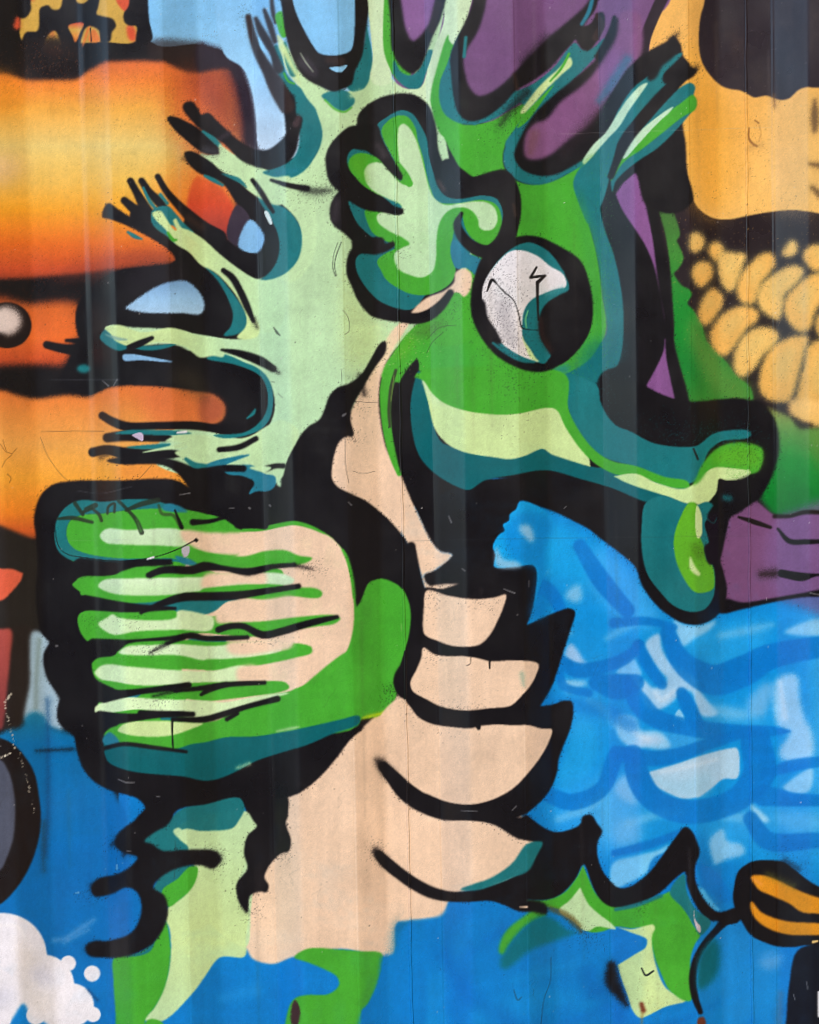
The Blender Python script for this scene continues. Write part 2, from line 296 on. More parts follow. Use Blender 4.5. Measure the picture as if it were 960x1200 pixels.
kern = ['809,283 811,275 817,273 824,278 825,287 820,293 813,295 809,290', '831,290 839,284 847,290 849,301 842,307 836,303 832,297', '812,316 822,307 832,310 835,320 830,330 822,336 815,330',
 '848,297 860,297 873,299 869,315 865,330 856,341 849,336 844,322 843,308', '893,299 904,298 908,310 900,322 893,331 890,345 880,356 870,353 865,342 868,325 878,312',
 '819,366 825,350 835,339 845,345 847,352 840,368 830,379 825,380 820,372', '911,320 930,312 941,317 935,331 920,345 918,360 912,374 905,371 893,362 889,350 893,335 900,328',
 '972,322 950,324 932,338 922,350 920,362 925,376 935,386 943,388 951,380 955,365 965,350', '834,389 845,372 860,362 875,360 888,367 885,378 875,385 865,400 855,412 848,416 838,408 834,397',
 '863,410 875,392 890,385 905,386 912,395 905,408 895,415 885,430 875,438 870,441 862,432 861,420', '891,446 898,420 910,405 930,396 946,396 943,412 937,432 932,452 924,468 905,468 894,460',
 '948,408 962,400 1000,405 1030,440 1000,490 950,490 936,474 938,450 944,428', '917,299 925,284 930,282 935,290 930,299', '942,300 948,290 965,288 985,300 972,316 952,315', '957,378 964,366 985,370 985,396 962,394']
for r in range(5):
    for q in range(8):
        x, y = 1010+q*44+(r % 2)*20, 300+r*48
        kern.append(' '.join('%.0f,%.0f' % (x+18*math.cos(a)+6*math.sin(a)+rng.normal(0, 1.5), y+20*math.sin(a)) for a in np.linspace(0, 6.28, 7, endpoint=False)))
for i, s in enumerate(kern):
    p = parse(s)[0]; cx, cy = p.mean(0); s = ' '.join('%.1f,%.1f' % (cx+(a-cx)*1.04, cy+(b-cy)*1.04) for a, b in p)
    P(None, (116,122,78), s, 4.5, .7); P(RF+'/kernel#%d' % i, 'Y' if i % 3 else (238,190,104), s, 2.5, .96, .5)
    if i < 15:
        p = parse(s)[0]; cx, cy = p.mean(0)
        P(None, (206,190,122), ' '.join('%.1f,%.1f' % (cx+(a-cx)*.5, cy+(b-cy)*.5-6) for a, b in p), 5, .35)
SPK('K', 890, 370, 130, 160, 900, .7, .5); SPK('Y', 880, 330, 140, 120, 700, .6, .5)
P(RF, vg((470,(240,190,110)),(500,(232,182,98))), '925,470 965,470 1100,480 1100,505 960,500 945,500 930,492', 3)
P(GS+'/lower_leaf', vg((480,(140,150,72)),(505,(90,144,64)),(540,(24,134,48)),(600,(6,112,38))), '890,480 925,488 945,500 975,502 1410,505 1410,615 960,603 945,600 925,603 910,604 896,590 880,560', 2.5)
S(None, 'KB', '930,490,4 940,498,9 950,498,5', 2.8, .85); P(None, (110,130,60), '945,510 1000,510 1000,550 955,545', 8, .5)
P(PUR+'/lower_field', (114,72,112), '830,640 870,590 880,583 890,590 905,602 915,606 945,603 1410,612 1410,690 960,697 900,704 840,714', 1.2); P(None, (124,88,140), '912,606 1410,612 1410,694 912,702', 5, .7)
S(None, 'KB', '908,605,5 925,605,4 946,600,5 1000,606,5', 1.4); S(None, 'KB', '866,606,3 885,612,6 903,618,4', .9); S(None, 'K', '912,620,3 925,634,6 945,635,6 975,634,4', 1.2); S(None, 'KB', '893,673,7 908,672,9', 4, .9); S(None, 'K', '916,672,9 940,676,10 955,674,4 975,673,2', 1)
P('barrel_outline', 'K', '840,714 850,702 870,706 900,702 935,696 980,690 980,697 940,700 905,706 870,714 845,719', 1.3)
# ---------- seahorse
SH = 'seahorse_painting'; CR = SH+'/crest'
P(SH, 'K', '703,222 722,188 740,196 757,240 768,240 775,270 785,320 788,370 790,402 797,432 806,462 812,480 840,480 870,471 890,470 905,485 912,505 913,530 908,550 897,572 890,585 878,590 865,600 855,606 850,622 841,636 800,640 720,560 690,470 690,430 712,400 700,300', 1.2)
P(PUR+'/strip#1', (134,84,140), '720,223! 734,211 747,200! 752,215 757,240 765,280 770,320 777,362 779.5,378! 778,366 772,335 766,310 755,285 740,262 729,245', 1.1)
P(PUR+'/strip#2', (128,80,134), '779.5,392! 778,410 772,425 757,453! 775,462 791,468! 785,440 781,418', 1.1)
# crest body
P(CR, vg((-60,(200,222,178)),(200,'PG'),(500,(182,218,172))), '350,75 362,100 378,112 400,118 425,108 437,85 435,40 428,-60 460,-60 452,40 452,75 462,95 478,104 495,100 505,70 520,30 522,-60 556,-60 548,20 535,50 520,130 540,250 560,330 480,390 420,470 330,590 245,565 180,540 200,505 245,505 300,515 322,480 310,440 250,415 185,408 124,395 124,383 190,382 240,393 290,395 300,370 280,330 250,300 200,262 178,250 190,247 215,262 260,292 300,322 345,312 352,280 345,240 300,228 240,185 270,180 330,205 370,200 378,160 355,110 335,80 325,40', .9)
# spine parts (pale fingers of the crest)
def SP(i, c, s, soft=.9): P(SH+'/spine#%d' % i, c, s, soft)
def HG(x0, x1):                                            # yellower at the fingertip, greener towards the body
    return lambda xx, yy: col('PY')+(col((185,218,166))-col('PY'))*np.clip((xx-x0)/(x1-x0), 0, 1)[..., None].astype(np.float32)
# gap B + spine 1 (top left)
P(CR, 'PG', '356,104 385,108 398,200 345,236 300,222 296,200 330,206 362,192 376,160', 1); P(CR, 'PG', '320,225 362,225 368,300 345,330 330,326 350,300 350,262', 1)
P(SK, vg((0,(126,186,228)),(90,(148,198,232)),(170,(194,216,234))), '262,-60 318,-60 322,60 330,110 336,152 325,166 314,174 304,174 300,140 296,110 285,80 262,62', 1)
P(CR, 'T', '324,52 330,64 335,84 345,97 356,106 366,119 373,136 378,156 375,172 367,187 358,199 345,207 330,209 308,202 325,196 346,182 351,160 346,140 335,105 325,85 318,60', 1); S(None, 'TD', '362,150,10 366,165,14 355,185,12', 4, .5); S(None, 'TB', '325,203,6 345,200,6', 3, .5)
P(SH, 'K', '196,138 200,136 209,138 222,144 232,150 242,158 254,170 262,178 246,181 236,178 218,164 203,150', .9)
P(SH, 'K', '214,126 217,120 225,119 232,127 236,134 244,132 256,143 268,154 278,163 293,172 311,176 323,170 335,157 335,150 330,121 322,108 317,96 344,112 348,135 354,138 351,157 347,176 339,189 326,195 308,197 296,194 281,187 262,168 242,157 228,145', 1)
S(None, (60,48,56), '258,162,6 268,156,6', 2, .6); S(SH, (62,46,50), '347,145,8 350,138,6', 1.4)
for s in ['291,20,7 296,42,9 303,62,11 314,82,14 326,104,20 336,124,18', '300,22,5 306,36,9 314,50,10 321,64,8 326,80,12', '310,12,4 316,28,7 322,48,6', '318,-6,4 320,14,5 323,26,4']: S(SH, (44,30,28), s, 1.1)
S(None, 'LB', '303,44,1 307,54,4 310,60,2', 1); SPK('K', 289, 20, 8, 14, 30)
S(CR, 'T', '334,50,3 338,70,8 344,85,10', 1.2); P(CR, 'G', '323,17 330,13 334,28 336,42 331,44 325,30', 1.1); P(CR, 'T', '347,14 355,13 359,17 361,42 354,38', 1)
SP(1, 'PY', '327,54 333,52 340,64 346,78 356,92 372,108 366,112 352,98 342,82 333,66', 1.6)
S(None, 'G', '333,86,2 338,95,2 345,98,2', 1)
# gap A (light blue)
P(CR, 'PG', '352,84 372,98 392,108 412,106 428,96 434,70 442,80 442,118 402,138 370,126 354,104', 1)
P(CR, 'T', '427,14 432,40 437,70 434,90 426,104 412,107 405,98 414,86 421,66 428,45', 1); P(CR, 'T', '377,112 385,120 395,128 403,130 412,125 416,117 405,106 390,106', 1.1); S(None, 'G', '381,117,2.4 393,128,2.6 404,131,2.4 412,126,2', 1, .8); S(None, 'PG', '412,112,5 422,108,6', 2.5, .8)
P(SH, 'K', '330,-60 332,20 336,45 342,65 350,82 360,93 375,101 390,107 400,105 412,98 416,84 424,66 427,50 427,-60', .9)
P(SK, (126,188,230), '341,-60 343,0 350,22 358,38 366,52 374,62 392,65 410,60 414,52 416,0 416,-60', 1); P(SK, 'LB', '386,79 397,78 407,76 401,84 393,84', .8); S(None, (70,62,74), '356,72,14 366,84,14', 2.5, .5); S(None, (160,170,150), '352,62,1 358,72,1.6 367,84,1', .8, .8); S(None, (56,40,36), '385,70,8 400,72,10', 2, .7)
# spine 2, gap C
P(CR, 'G', '452,-60 453,40 458,84 476,98 484,70 472,-60', 1); P(CR, 'PG', '486,90 500,84 512,54 526,-60 512,-60 496,50', 1)
SP(2, (200,222,178), '430,-60 432,10 437,70 434,92 442,100 458,96 453,60 452,30 456,-60')
S(SH+'/spine#2', 'G', '456,-40,7 452,30,6 454,62,7 464,84,7 478,97,6', 1)
P(CR, 'T', '462,70 470,84 482,88 492,80 503,58 508,60 500,84 492,103 480,104 468,96 461,84', 1); P(SH, 'K', '460,-60 458,30 460,60 470,78 482,86 492,80 500,62 508,40 517,20 526,-60', 1)
P(PUR+'/upper_field', 'PL', '470,-60 472,15 477,38 484,48 496,38 506,20 510,-60', 1.6); S(None, (58,40,38), '514,5,10 506,35,8', 2, .7)
# spine 3, gap D
P(SH+'/head', 'G', '526,40 530,52 548,50 545,140 520,160 505,118 512,80', 1)
SP(3, (202,224,182), '525,-60 525,0 519,30 510,52 501,82 493,103 480,105 470,114 486,113 500,119 504,106 511,72 519,44 525,38 527,48 533,50 540,35 546,18 553,0 558,-60')
HD = SH+'/head'
P(HD, 'G', '505,112 515,105 520,132 540,145 575,142 600,128 620,118 640,112 610,150 592,172 590,192 598,207 620,216 650,211 690,186 704,172 690,250 700,300 706,345 710,390 690,425 650,442 560,450 480,450 446,440 460,415 480,388 530,345 545,320 560,250 520,160', 1)
P(None, (60,170,62), '500,400 560,410 560,470 500,460', 14, .5)
P(CR, 'T', '554,20 545,30 534,48 524,75 516,95 515,117 521,133 535,143 550,146 575,141 597,128 610,118 608,106 570,120 545,130 535,100 540,60', 1)
P(CR, 'T', '600,112 625,98 650,78 665,58 674,50 683,58 695,56 708,45 716,44 690,75 660,106 632,136 616,156 604,180 592,170 604,150 618,128', 1)
SP(4, 'G', '606,150 618,130 640,108 650,98 636,118 618,142')
S(CR, 'T', '556,144,5 590,127,6 614,108,6', 1); P(SH, 'K', '556,-60 554,2 545,26 535,46 528,66 529,90 532,115 536,130 545,140 555,142 570,137 590,122 605,106 625,94 645,79 660,62 671,50 674,46 683,58 690,59 698,50 706,34 709,20 706,14 700,16 692,28 684,30 697,12 702,-4 720,-60', 1)
P(PUR+'/upper_field', 'PU', '572,-60 570,0 560,36 548,56 543,68 545,86 550,102 560,112 572,110 590,98 602,86 616,70 640,46 662,28 692,-2 704,-60', 1.6)
S(None, 'K', '640,42,4 612,72,4', 5, .6)
S(CR, 'TB', '696,-8,4 690,14,5 682,28,4', 1.2); S(CR, 'T', '546,44,4 544,66,4', 1.1); S(None, (60,42,36), '603,88,4 606,104,4', 2, .7); S(SH, (46,32,32), '700,18,5 705,28,8 698,44,8', 1)
SP(4, 'PY', '610,132 620,116 635,98 655,80 668,67 671,75 660,86 641,104 626,121 613,133', 1.1); S(SH+'/spine#4', 'G', '667,63,3 658,80,3 645,95,2', .9)
S(None, 'K', '586,147,2 600,126,10 618,108,8', 4.5, .75); SPK('K', 592, 138, 22, 36, 140, .6, .7, .5)
# gap E
P(CR, 'T', '608,150 596,165 590,180 592,196 603,209 620,216 640,215 665,204 692,187 712,165 690,176 650,203 620,202 606,190 603,170', 1)
P(SH, 'K', '724,20 716,38 700,68 672,93 646,114 626,134 609,163 603,180 606,191 615,200 635,206 651,204 682,188 712,163 734,138 745,100 735,60', 1.1)
P(PUR+'/slot', (126,80,122), '722,44 702,78 682,100 656,120 641,139 626,145 617,156 614,175 617,185 630,187 646,181 666,165 692,146 712,117 724,103 740,80 752,62 748,15 728,15', 2); P(None, 'PL', '700,85 722,52 730,85 712,110', 5, .6); S(None, (120,76,84), '626,158,12 622,178,8', 3.5, .6)
S(None, 'TB', '735,70,10 718,98,12 702,118,6', 3.5, .6); S(SH, 'K', '720,20,4 718,32,7 712,46,7 702,66,9', 1)
S(None, (36,24,30), '660,180,10 690,150,14 720,120,14', 6, .7)
# spine 5 hand
P(SH, 'K', '690,168 706,132 720,104 740,76 760,60 782,48 790,42 797,51 801,66 806,72 812,80 818,80 812,90 797,98 800,145 803,165 805,200 812,236 790,250 757,240 745,203 735,206 722,226 705,240', 1.1); SPK('K', 793, 42, 14, 10, 50); SPK('K', 815, 80, 12, 12, 50); S(None, 'K', '786,46,4 794,40,2', 3, .8); S(None, 'K', '808,82,5 818,78,3', 3.5, .6)
P(CR, 'T', '672,214 680,196 700,172 715,152 725,128 742,103 758,90 772,76 790,64 800,62 792,74 778,88 782,100 770,112 750,132 738,150 726,170 718,195 705,240 690,262 680,240', 1)
P(CR, 'T', '722,190 738,162 756,146 776,124 798,102 810,97 815,102 813,112 816,122 805,138 790,155 770,174 746,190 722,212 718,225 716,205', 1)
P(SH, 'K', '759,82 766,72 782,62 795,51 798,56 790,66 776,78 768,92 760,94', 1.2); P(SH, 'K', '777,90 786,78 800,68 805,76 796,88 784,98 778,97', 1.1)
SP(5, (188,222,190), '683,190 695,170 710,155 722,136 737,114 751,100 759,97 751,110 737,130 726,148 712,163 697,180 687,193', 1)
SP(6, 'G', '716,212 722,192 744,166 770,141 799,120 812,111 817,118 815,128 800,137 776,156 752,175 731,190', 1); SP(6, (190,224,190), '728,180 740,163 760,145 780,130 789,125 786,130 770,145 747,170 731,186', .8)
S(SH, 'K', '716,206,8 722,187,12 735,162,14 755,137,14 775,113,13 795,95,12 811,83,7', 1)
P(None, (96,158,60), '700,180 690,200 682,190', 3, .5)
# back of head: teal
P(HD, 'T', '722,165 702,178 681,198 673,215 680,242 690,264 700,302 706,345 711,390 704,402 690,422 655,441 640,441 660,455 668,480 700,530 745,546 805,566 820,545 835,520 878,512 878,504 850,505 835,509 818,522 800,524 765,519 740,506 720,497 704,472 700,452 706,438 722,431 729,410 731,370 728,338 720,300 707,262 703,225 715,198', 1)
P(None, 'TD', '690,400 728,395 722,430 704,440 702,460 680,470 672,440', 8, .6); P(None, (60,150,60), '676,220 690,262 702,320 708,380 698,400 690,330 680,262', 5, .65)
SPK('G', 708, 330, 14, 150, 420, .6, .5); SPK('T', 690, 420, 40, 50, 220, .6, .5); SPK('G', 665, 450, 26, 30, 200, .6, .6)
P(HD, 'G', '600,430 640,436 664,440 667,462 660,482 640,490 560,490 500,470 480,440', 1.4); S(None, 'TB', '625,436,10 645,438,12 662,432,10', 4, .7)
P(SH, 'K', '722,430 706,437 700,452 704,474 720,498 740,507 765,520 800,524 818,522 835,509 850,505 880,506 890,500 880,470 800,470 760,455 735,425', 1.1)
SPK('T', 770, 512, 110, 24, 380, .6, .6); SPK('T', 706, 455, 16, 40, 110, .6, .5)
# jaw and cheek black, then teal, pale, green
JW = SH+'/jaw'
P(SH, 'K', '489,420! 480,430 470,446 463,470 461,505 466,540 478,575 490,602 502,630 515,646 530,650 520,660 510,668 498,672 497,680 506,690 530,698 560,702 580,700 593,697 600,800 640,810 640,740 617,733 622,720 627,700 629,668 625,662 605,665 580,665 581,650 578,640 585,627 592,622 590,615 597,610 598,603 605,597 610,587 630,593 655,602 675,612 690,620 705,632 720,643 735,655 745,665 752,685 770,710 785,722 800,730 820,732 840,722 850,705 852,690 848,670 842,650 841,635 850,620 855,606 865,600 892,580 905,550 890,520 840,560 700,540 560,560 500,520 492,440', .9)
P(SH+'/snout', 'TD', '491,434 485,450 481,475 484,510 492,535 510,555 535,570 550,574 568,563 600,557 640,551 680,561 720,573 757,588 790,592 815,590 808,570 745,550 690,546 640,520 520,520 505,480', .9)
P(SH+'/snout', 'T', '660,440 666,480 676,504 700,532 745,548 800,568 820,560 830,530 850,515 880,511 878,505 850,505 835,509 818,522 800,524 765,519 740,506 720,497 704,472 700,452', 1)
P(SH+'/snout', vg((446,(196,222,178)),(480,'PY'),(545,'PY')), '494,444! 501,468 504,482 510,503 524,520 545,530 580,536 598,538 616,534 636,526 646,532 660,537 692,547! 690,535 670,505 655,478 600,475 540,472 510,455', .9)
P(SH+'/snout', 'G', '480,440 496,446 506,460 520,472 545,481 570,485 590,486 612,484 640,478 652,480 663,501 681,527 700,545 722,556 745,558 790,572 808,571 806,564 780,559 745,546 720,541 704,533 690,520 676,500 666,478 664,440 600,430', .9)
P(SH+'/snout', 'G', '806,572 815,566 820,550 832,533 845,523 860,519 880,520 893,526 894,540 888,553 870,556 845,558 825,572', 1.4); P(None, 'GY', '830,540 860,521 892,528 888,548 850,545', 5, .7); SPK('K', 878, 528, 24, 24, 260, .6, .6); SPK('T', 850, 510, 40, 14, 150, .6, .6)
P(SH+'/snout', 'PY', '719,558! 745,555 770,566 800,573 812,568 825,555 838,548 860,549 880,553 872,561 852,563 843,561 840,576 831,588 822,597 817,591 805,590 780,581 755,573 735,566', .9); SPK('G', 868, 554, 18, 8, 60, .6, .6)
P(SH+'/snout', 'G', '812,568 822,552 834,536 826,556 818,566', 1.5)
P(JW, 'T', '757,589 752,620 753,650 760,675 775,695 790,710 810,717 826,714 836,700 838,686 836,664 828,650 831,636 826,614 830,608 837,613 840,605 837,596 830,588 815,592 800,589 778,581', .9)
P(None, 'TD', '775,600 795,600 785,640 790,680 775,670 768,630', 6, .5)
P(JW, 'GY', '808,589 798,605 790,630 792,655 800,675 812,692 820,695 836,690 837,672 835,663 828,656 825,641 822,633 816,615 816,590', .9)
P(JW, 'PY', '817,592 822,602 823,615 822,628 818,631 815,616', .8); P(JW, 'PY', '809,652 815,664 821,673 819,675 809,667', 1.2); P(None, (70,120,20), '810,635 824,640 826,655 812,655', 4, .6); SPK('K', 820, 645, 12, 18, 70, .5, .6)
P(JW, 'T', '824,590 834,590 840,604 837,613 828,608 822,598', .8); P(SH, 'K', '829,607 837,613 841,606 844,618 838,632 832,645 836,662 840,665 848,640 852,600 840,590', .9); P(SH, 'K', '826,640 832,637 836,650 837,660 831,661 827,652', .9)
P(SH, 'K', '845,566 862,563 880,558 892,562 885,582 868,598 850,604 840,590 842,576', 1.4); S(None, 'T', '850,583,6 855,584,6', 2.5, .7)
S(None, 'KB', '813,526,2 818,538,2.5', .8)
# neck peach, green edge, jaw line
P(SH+'/neck', 'PE', '480,376 470,378 455,394 440,424 425,452 412,480 398,512 388,545 388,562 395,572 412,580 432,590 452,606 470,626 482,645 492,668 500,692 514,690 500,684 497,674 510,668 530,650 516,646 503,630 490,602 478,575 466,545 455,530 448,505 444,470 448,436 462,408', 1.4, 1, .4)
S(SH+'/neck_edge', 'G', '476,408,14 461,430,17 453,455,15 452,480,12 455,510,10 461,535,9 468,555,6', 1); S(None, 'GY', '480,400,14 470,415,12', 5, .5)
P(SH, 'K', '489,420! 480,430 470,446 463,470 461,505 466,540 478,575 492,604 515,640 505,560 486,530 480,480 485,445 491,428', .9); S(None, (52,66,40), '464,434,3.5 459,452,4.5 456,480,4 457,500,3', 1); S(None, (110,140,60), '462,440,1 458,470,1', .6, .7)
SPK('PE', 455, 395, 40, 30, 160, .6, .7); SPK('K', 418, 400, 30, 60, 140, .5, .5); SPK((150,150,80), 412, 350, 20, 90, 220, .6, .45); P(None, 'PY', '405,300 420,345 445,378 455,395 430,430 408,430 400,360', 10, .7)
# ear fin
EF = SH+'/ear_fin'
P(SH, 'K', '418,147! 420,135 428,125 442,116 457,111 473,109 488,112 502,123 508,137 512,153 513,170 518,187 527,198 540,206 556,207 575,201 592,199 603,209 609,230 608,256 601,278 592,296 577,303 560,300 548,296 535,330 528,343 518,362 507,373 493,379 472,378 447,374 435,370 420,353 412,335 407,323 406,308 410,295 417,287! 403,273 392,265 387,255 387,242 391,232 397,224! 391,219 385,210 382,195 382,182 387,170 397,158 410,148', .9)
P(EF, 'T', '442,147 452,138 470,129 483,133 493,147 500,162 503,183 508,203 513,218 523,230 540,233 565,229 582,233 589,247 588,262 580,285 562,284 548,300 530,318 497,348 490,358 480,363 465,361 447,354 437,346 425,331 418,317 417,304 423,297 440,297 452,290 436,278 420,263 413,250 409,235 430,246 470,251 460,240 428,214 415,205 407,190 408,181 413,175 422,172 432,178 462,206 470,209 455,177', .8)
P(EF, 'G', '447,154 453,143 467,135 478,137 487,150 490,165 496,185 500,205 505,222 512,236 540,238 565,234 582,240 588,255 586,275 578,286 565,287 552,278 545,266 541,252 534,264 530,285 530,303 534,318 528,332 510,343 495,346 480,344 467,338 453,328 447,318 442,306 450,298 463,290 448,280 438,274 432,264 428,246 442,246 475,250 470,240 440,226 428,219 417,208 409,196 410,186 418,180 430,180 447,188 470,212 466,196', .8)
P(EF, vg((140,(188,216,170)),(330,(184,218,170))), '468,148 473,145 480,150 487,162 493,180 498,200 503,220 510,233 522,240 540,238 555,236 570,237 580,244 583,258 578,268 568,270 562,266 560,256 553,247 543,243 532,244 522,250 515,262 512,277 511,303 507,318 495,325 480,322 467,315 462,303 463,296 472,290 480,286 473,279 455,270 443,260 442,252 450,248 470,246 470,240 455,233 437,223 429,213 427,200 433,192 447,191 458,202 472,216 480,216 470,198 467,180 466,160', 1)
P(None, 'GY', '409,190 420,181 432,183 428,200 432,215 420,207', 3, .5); S(EF, 'G', '465,190,5 474,206,11 480,215,8', 1)
P(EF, 'TB', '531,281 540,285 550,297 562,302 565,306 557,322 552,318 545,314 536,315 530,305 528,290', .9)
P(SH+'/neck', 'PE', '534,319 545,315 552,320 553,332 550,342 543,348 537,343 525,346 512,356 496,366 482,367 487,360 500,349 520,341 532,331', 1.2)
P(HD, 'G', '527,346 538,344 545,350 550,352 548,400 500,400 505,378 518,362', 1.2)
P(SH, 'K', '414,150 442,147 447,160 455,177 468,198 472,207 470,211 463,207 453,197 442,184 430,177 412,172', .8); P(SH, 'K', '400,196 408,200 417,210 430,222 447,233 463,242 472.5,245 472.5,250 465,252 450,249 433,247 422,243 408,234 398,220', .8); P(SH, 'K', '415,278 430,278 449,279 452,285 461,283 463,287 454,294 440,298 427,297 414,296', 1)
S(SH, 'K', '528,343,8 517,358,11 503,369,13 487,373,12 468,370,12 448,364,13', 1); SPK('K', 462, 292, 20, 12, 60); SPK('K', 520, 372, 50, 12, 140, .6, .6, -.7); P(None, (88,84,60), '505,378 480,390 500,395 525,375', 5, .35)
S(SH, 'K', '541,250,4 536,262,9 541,276,12 554,289,14 573,295,16 590,284,21 598,264,20 602,244,18 600,226,18 590,213,19 573,213,15 555,217,18 538,209,22 525,194,16', .9)
S(None, (80,58,44), '602,240,3 604,252,3', 2, .6); S(None, (100,86,92), '443,170,6 450,182,8', 3, .4); S(None, (96,70,64), '514,212,4 520,222,5', 2, .6); S(None, (100,84,92), '395,236,8 392,256,8', 4, .35)
# eye
EY = SH+'/eye'
P(SH, 'K', '608,277 630,277 655,288 680,305 690,328 695,358 692,385 680,405 660,425 640,435 620,435 600,428 580,415 562,392 553,370 552,345 556,325 565,302 580,288', .9)
P(EY, 'T', '567,345 570,328 582,308 600,291 620,284 642,294 658,314 667,332 640,425 628,424 604,420 580,398 590,402 575,376', .9)
P(EY, vg((290,(228,224,228)),(425,(230,222,216))), '565,345 568,330 580,311 597,295 610,293 630,300 645,312 660,321 664,334 658,340 635,345 622,352 614,365 612,380 613,395 621,408 631,423 618,420 603,413 588,402 578,388 570,372', .9)
P(EY, 'PY', '612,394 621,407 632,423 623,421 616,407', 1); P(EY+'_pupil', 'T', '614,372 620,356 636,345 655,338 668,338 650,350 636,362 633,380 636,400 646,416 632,423 622,410 613,395', .8)
P(EY+'_pupil', 'K', '632,372 640,356 655,346 668,338 662,318 680,318 692,350 688,395 655,427 643,412 633,394', 1.1); S(None, (56,34,30), '634,375,6 636,395,6 645,410,5', 3, .7); S(None, (70,150,150), '660,338,4 640,345,3', 2.5, .6)
P(SH, 'K', '558,355 567,352 572,372 582,388 588,402 582,402 568,385', 1); S(None, 'T', '578,402,3 592,412,5 612,422,5 626,424,3', 1.2, .9)
SPK((30,26,34), 594, 384, 26, 80, 620, .62, .85, -.16); SPK((30,26,34), 588, 335, 26, 50, 120, .55, .8); P(None, (110,104,112), '583,352 592,345 602,380 608,415 596,405 584,380', 6, .4)
S(None, 'K', '571,341,1.5 577,328,4 582,332,2', .7); S(None, 'K', '578,328,1.8 590,341,1.5 602,352,1.5 608,368,1.5 612,384,1.8 620,386,1 631,387,1', .6); S(None, 'KB', '629,313,2.5! 622,325,3.5! 639,323,3! 630,331,4.5! 630,345,3.5 631,375,2.2', .7)
S(None, (110,200,130), '619,364,1 616,374,1.4 617,384,1', .8)
# ---------- belly, black body mass
BE_ = SH+'/belly'
P(BE_, 'PE', '336,922 375,898 430,848 465,815 485,790 498,740 500,690 588,700 615,780 630,850 600,940 640,985 600,1030 530,1050 522,1064 510,1073 485,1077 465,1082 460,1120 400,1112 345,1122 320,1130 295,1124 287,1112 290,1060 292,1040 300,1015 325,990 328,950', 1.4)
P(None, (236,206,174), '300,1040 345,980 350,1115 300,1120', 12, .5)
P(SH, 'K', '452,400 446,402 435,420 424,438 410,449 396,454 386,464 381,478 374,492 360,501 346,520 336,540 330,560 328,573 318,578 300,590 240,600 240,700 420,720 498,800 500,700 495,680 484,652 478,637 465,620 450,605 430,588 410,578 395,570 389,560 390,540 396,520 405,512 414,511 411,492 412,480 425,455 440,430 452,412', .9); SPK('K', 420, 460, 14, 24, 60); S(None, 'K', '422,440,4 427,462,5', 2.5, .8); SPK('K', 412, 512, 12, 8, 40)
# ---------- crest spines on the left: gaps 6/7, 7/8, 8/9
P(CR, 'T', '302,230 319,237 336,245 349,260 354,277 351,300 341,315 325,325 305,329 322,310 327,290 324,270 316,255', 1); S(None, 'TD', '336,262,8 342,290,8', 4, .5)
P(SH, 'K', '216,179 223,177 242,185 259,200 278,211 293,226 304,239 319,262 324,271 327,292 322,310 310,324 300,327 285,320 268,310 250,295 232,278 215,262 225,250 242,262 262,276 280,292 300,297 304,264 293,254 278,239 261,215 244,207 232,202 219,189', .9)
P(OB+'/orange_barrel', vg((205,(214,96,44)),(240,(206,72,42)),(280,(150,54,50))), '230,207 243,211 257,219 274,243 264,281 250,272 236,257 220,248', 1.6)
P('barrel_outline', (52,42,56), '278,240 293,256 282,289 266,278', 1); P(SK, (126,180,222), '293,257 308,272 310,281 302,296 284,293 279,287', 1.2, 1, .5)
S(SH, 'K', '185,207,7 195,224,8 209,240,10 224,255,14 238,268,18 254,280,24', .9); S(None, (58,38,30), '222,256,8 236,266,8', 3, .6)
S(CR, 'T', '240,206,3 250,211,5 261,217,3', 1); P(CR, 'T', '259,203 270,205 281,209 290,220 280,214 268,208', 1); S(CR, 'T', '238,154,3 250,163,6 257,170,5', 1.2)
SP(7, 'PG', '234,180 244,182 256,190 257,168 262,172 270,178 285,191 300,203 319,208 340,207 330,240 302,231 292,222 285,208 274,202 262,198 252,192', 1.2); S(None, (70,70,76), '241,176,10 252,178,8', 3.5, .6); SPK('K', 245, 176, 18, 10, 50)
S(SH, 'K', '296,211,5 304,222,6 312,235,6 320,248,4', .9); P(CR, (210,226,224), '310,248 313,247 319,262 317,263', .7); S(SH, 'K', '318,211,3.5 338,217,6 360,221,7', .9); S(None, 'K', '355,222,7 372,224,8 388,223,3', 3.5, .7); SPK('K', 370, 226, 34, 18, 160, .6, .7)
S(None, 'K', '222,187,5 214,186,3', 3, .5)
# spine 8 (second hand)
P(SH, 'K', '120,254 124,240 128,238 140,246 158,257 175,262 195,275 215,288 235,308 258,334 270,356 273,370 268,386 255,392 230,390 190,385 150,383 118,380 95,398 90,360 130,320 205,306 200,295 175,278 150,265 130,257', .9)
P(None, (34,28,36), '150,320 200,310 220,330 180,335 150,350', 8, .5)
for s in ['153,212,8 160,225,9 168,240,12 176,253,14', '166,212,8 175,225,9 185,235,11 192,243,9', '146,235,9 155,243,11 165,250,14']: S(SH, 'K', s, .9)
P(SH, 'K', '158,242 178,248 182,266 170,270 152,256', 1)
P(CR, 'PY', '258,322 276,334 302,370 302,394 278,396 288,378 279,350', 1); P(CR, 'T', '240,312 256,323 268,337 279,352 287,366 289,378 284,388 273,393 262,393 270,383 273,368 267,350 256,330', 1)
S(CR, 'T', '168,220,3 175,235,4 182,244,4', 1); S(CR, 'T', '188,228,4 196,238,4', 1.2); P(CR, 'T', '179,246 196,241 206,250 216,262 227,273 212,271 202,264 197,266 207,286 196,277 181,266 177,258', 1); S(CR, 'T', '150,272,3 158,277,5 166,280,2', 1)
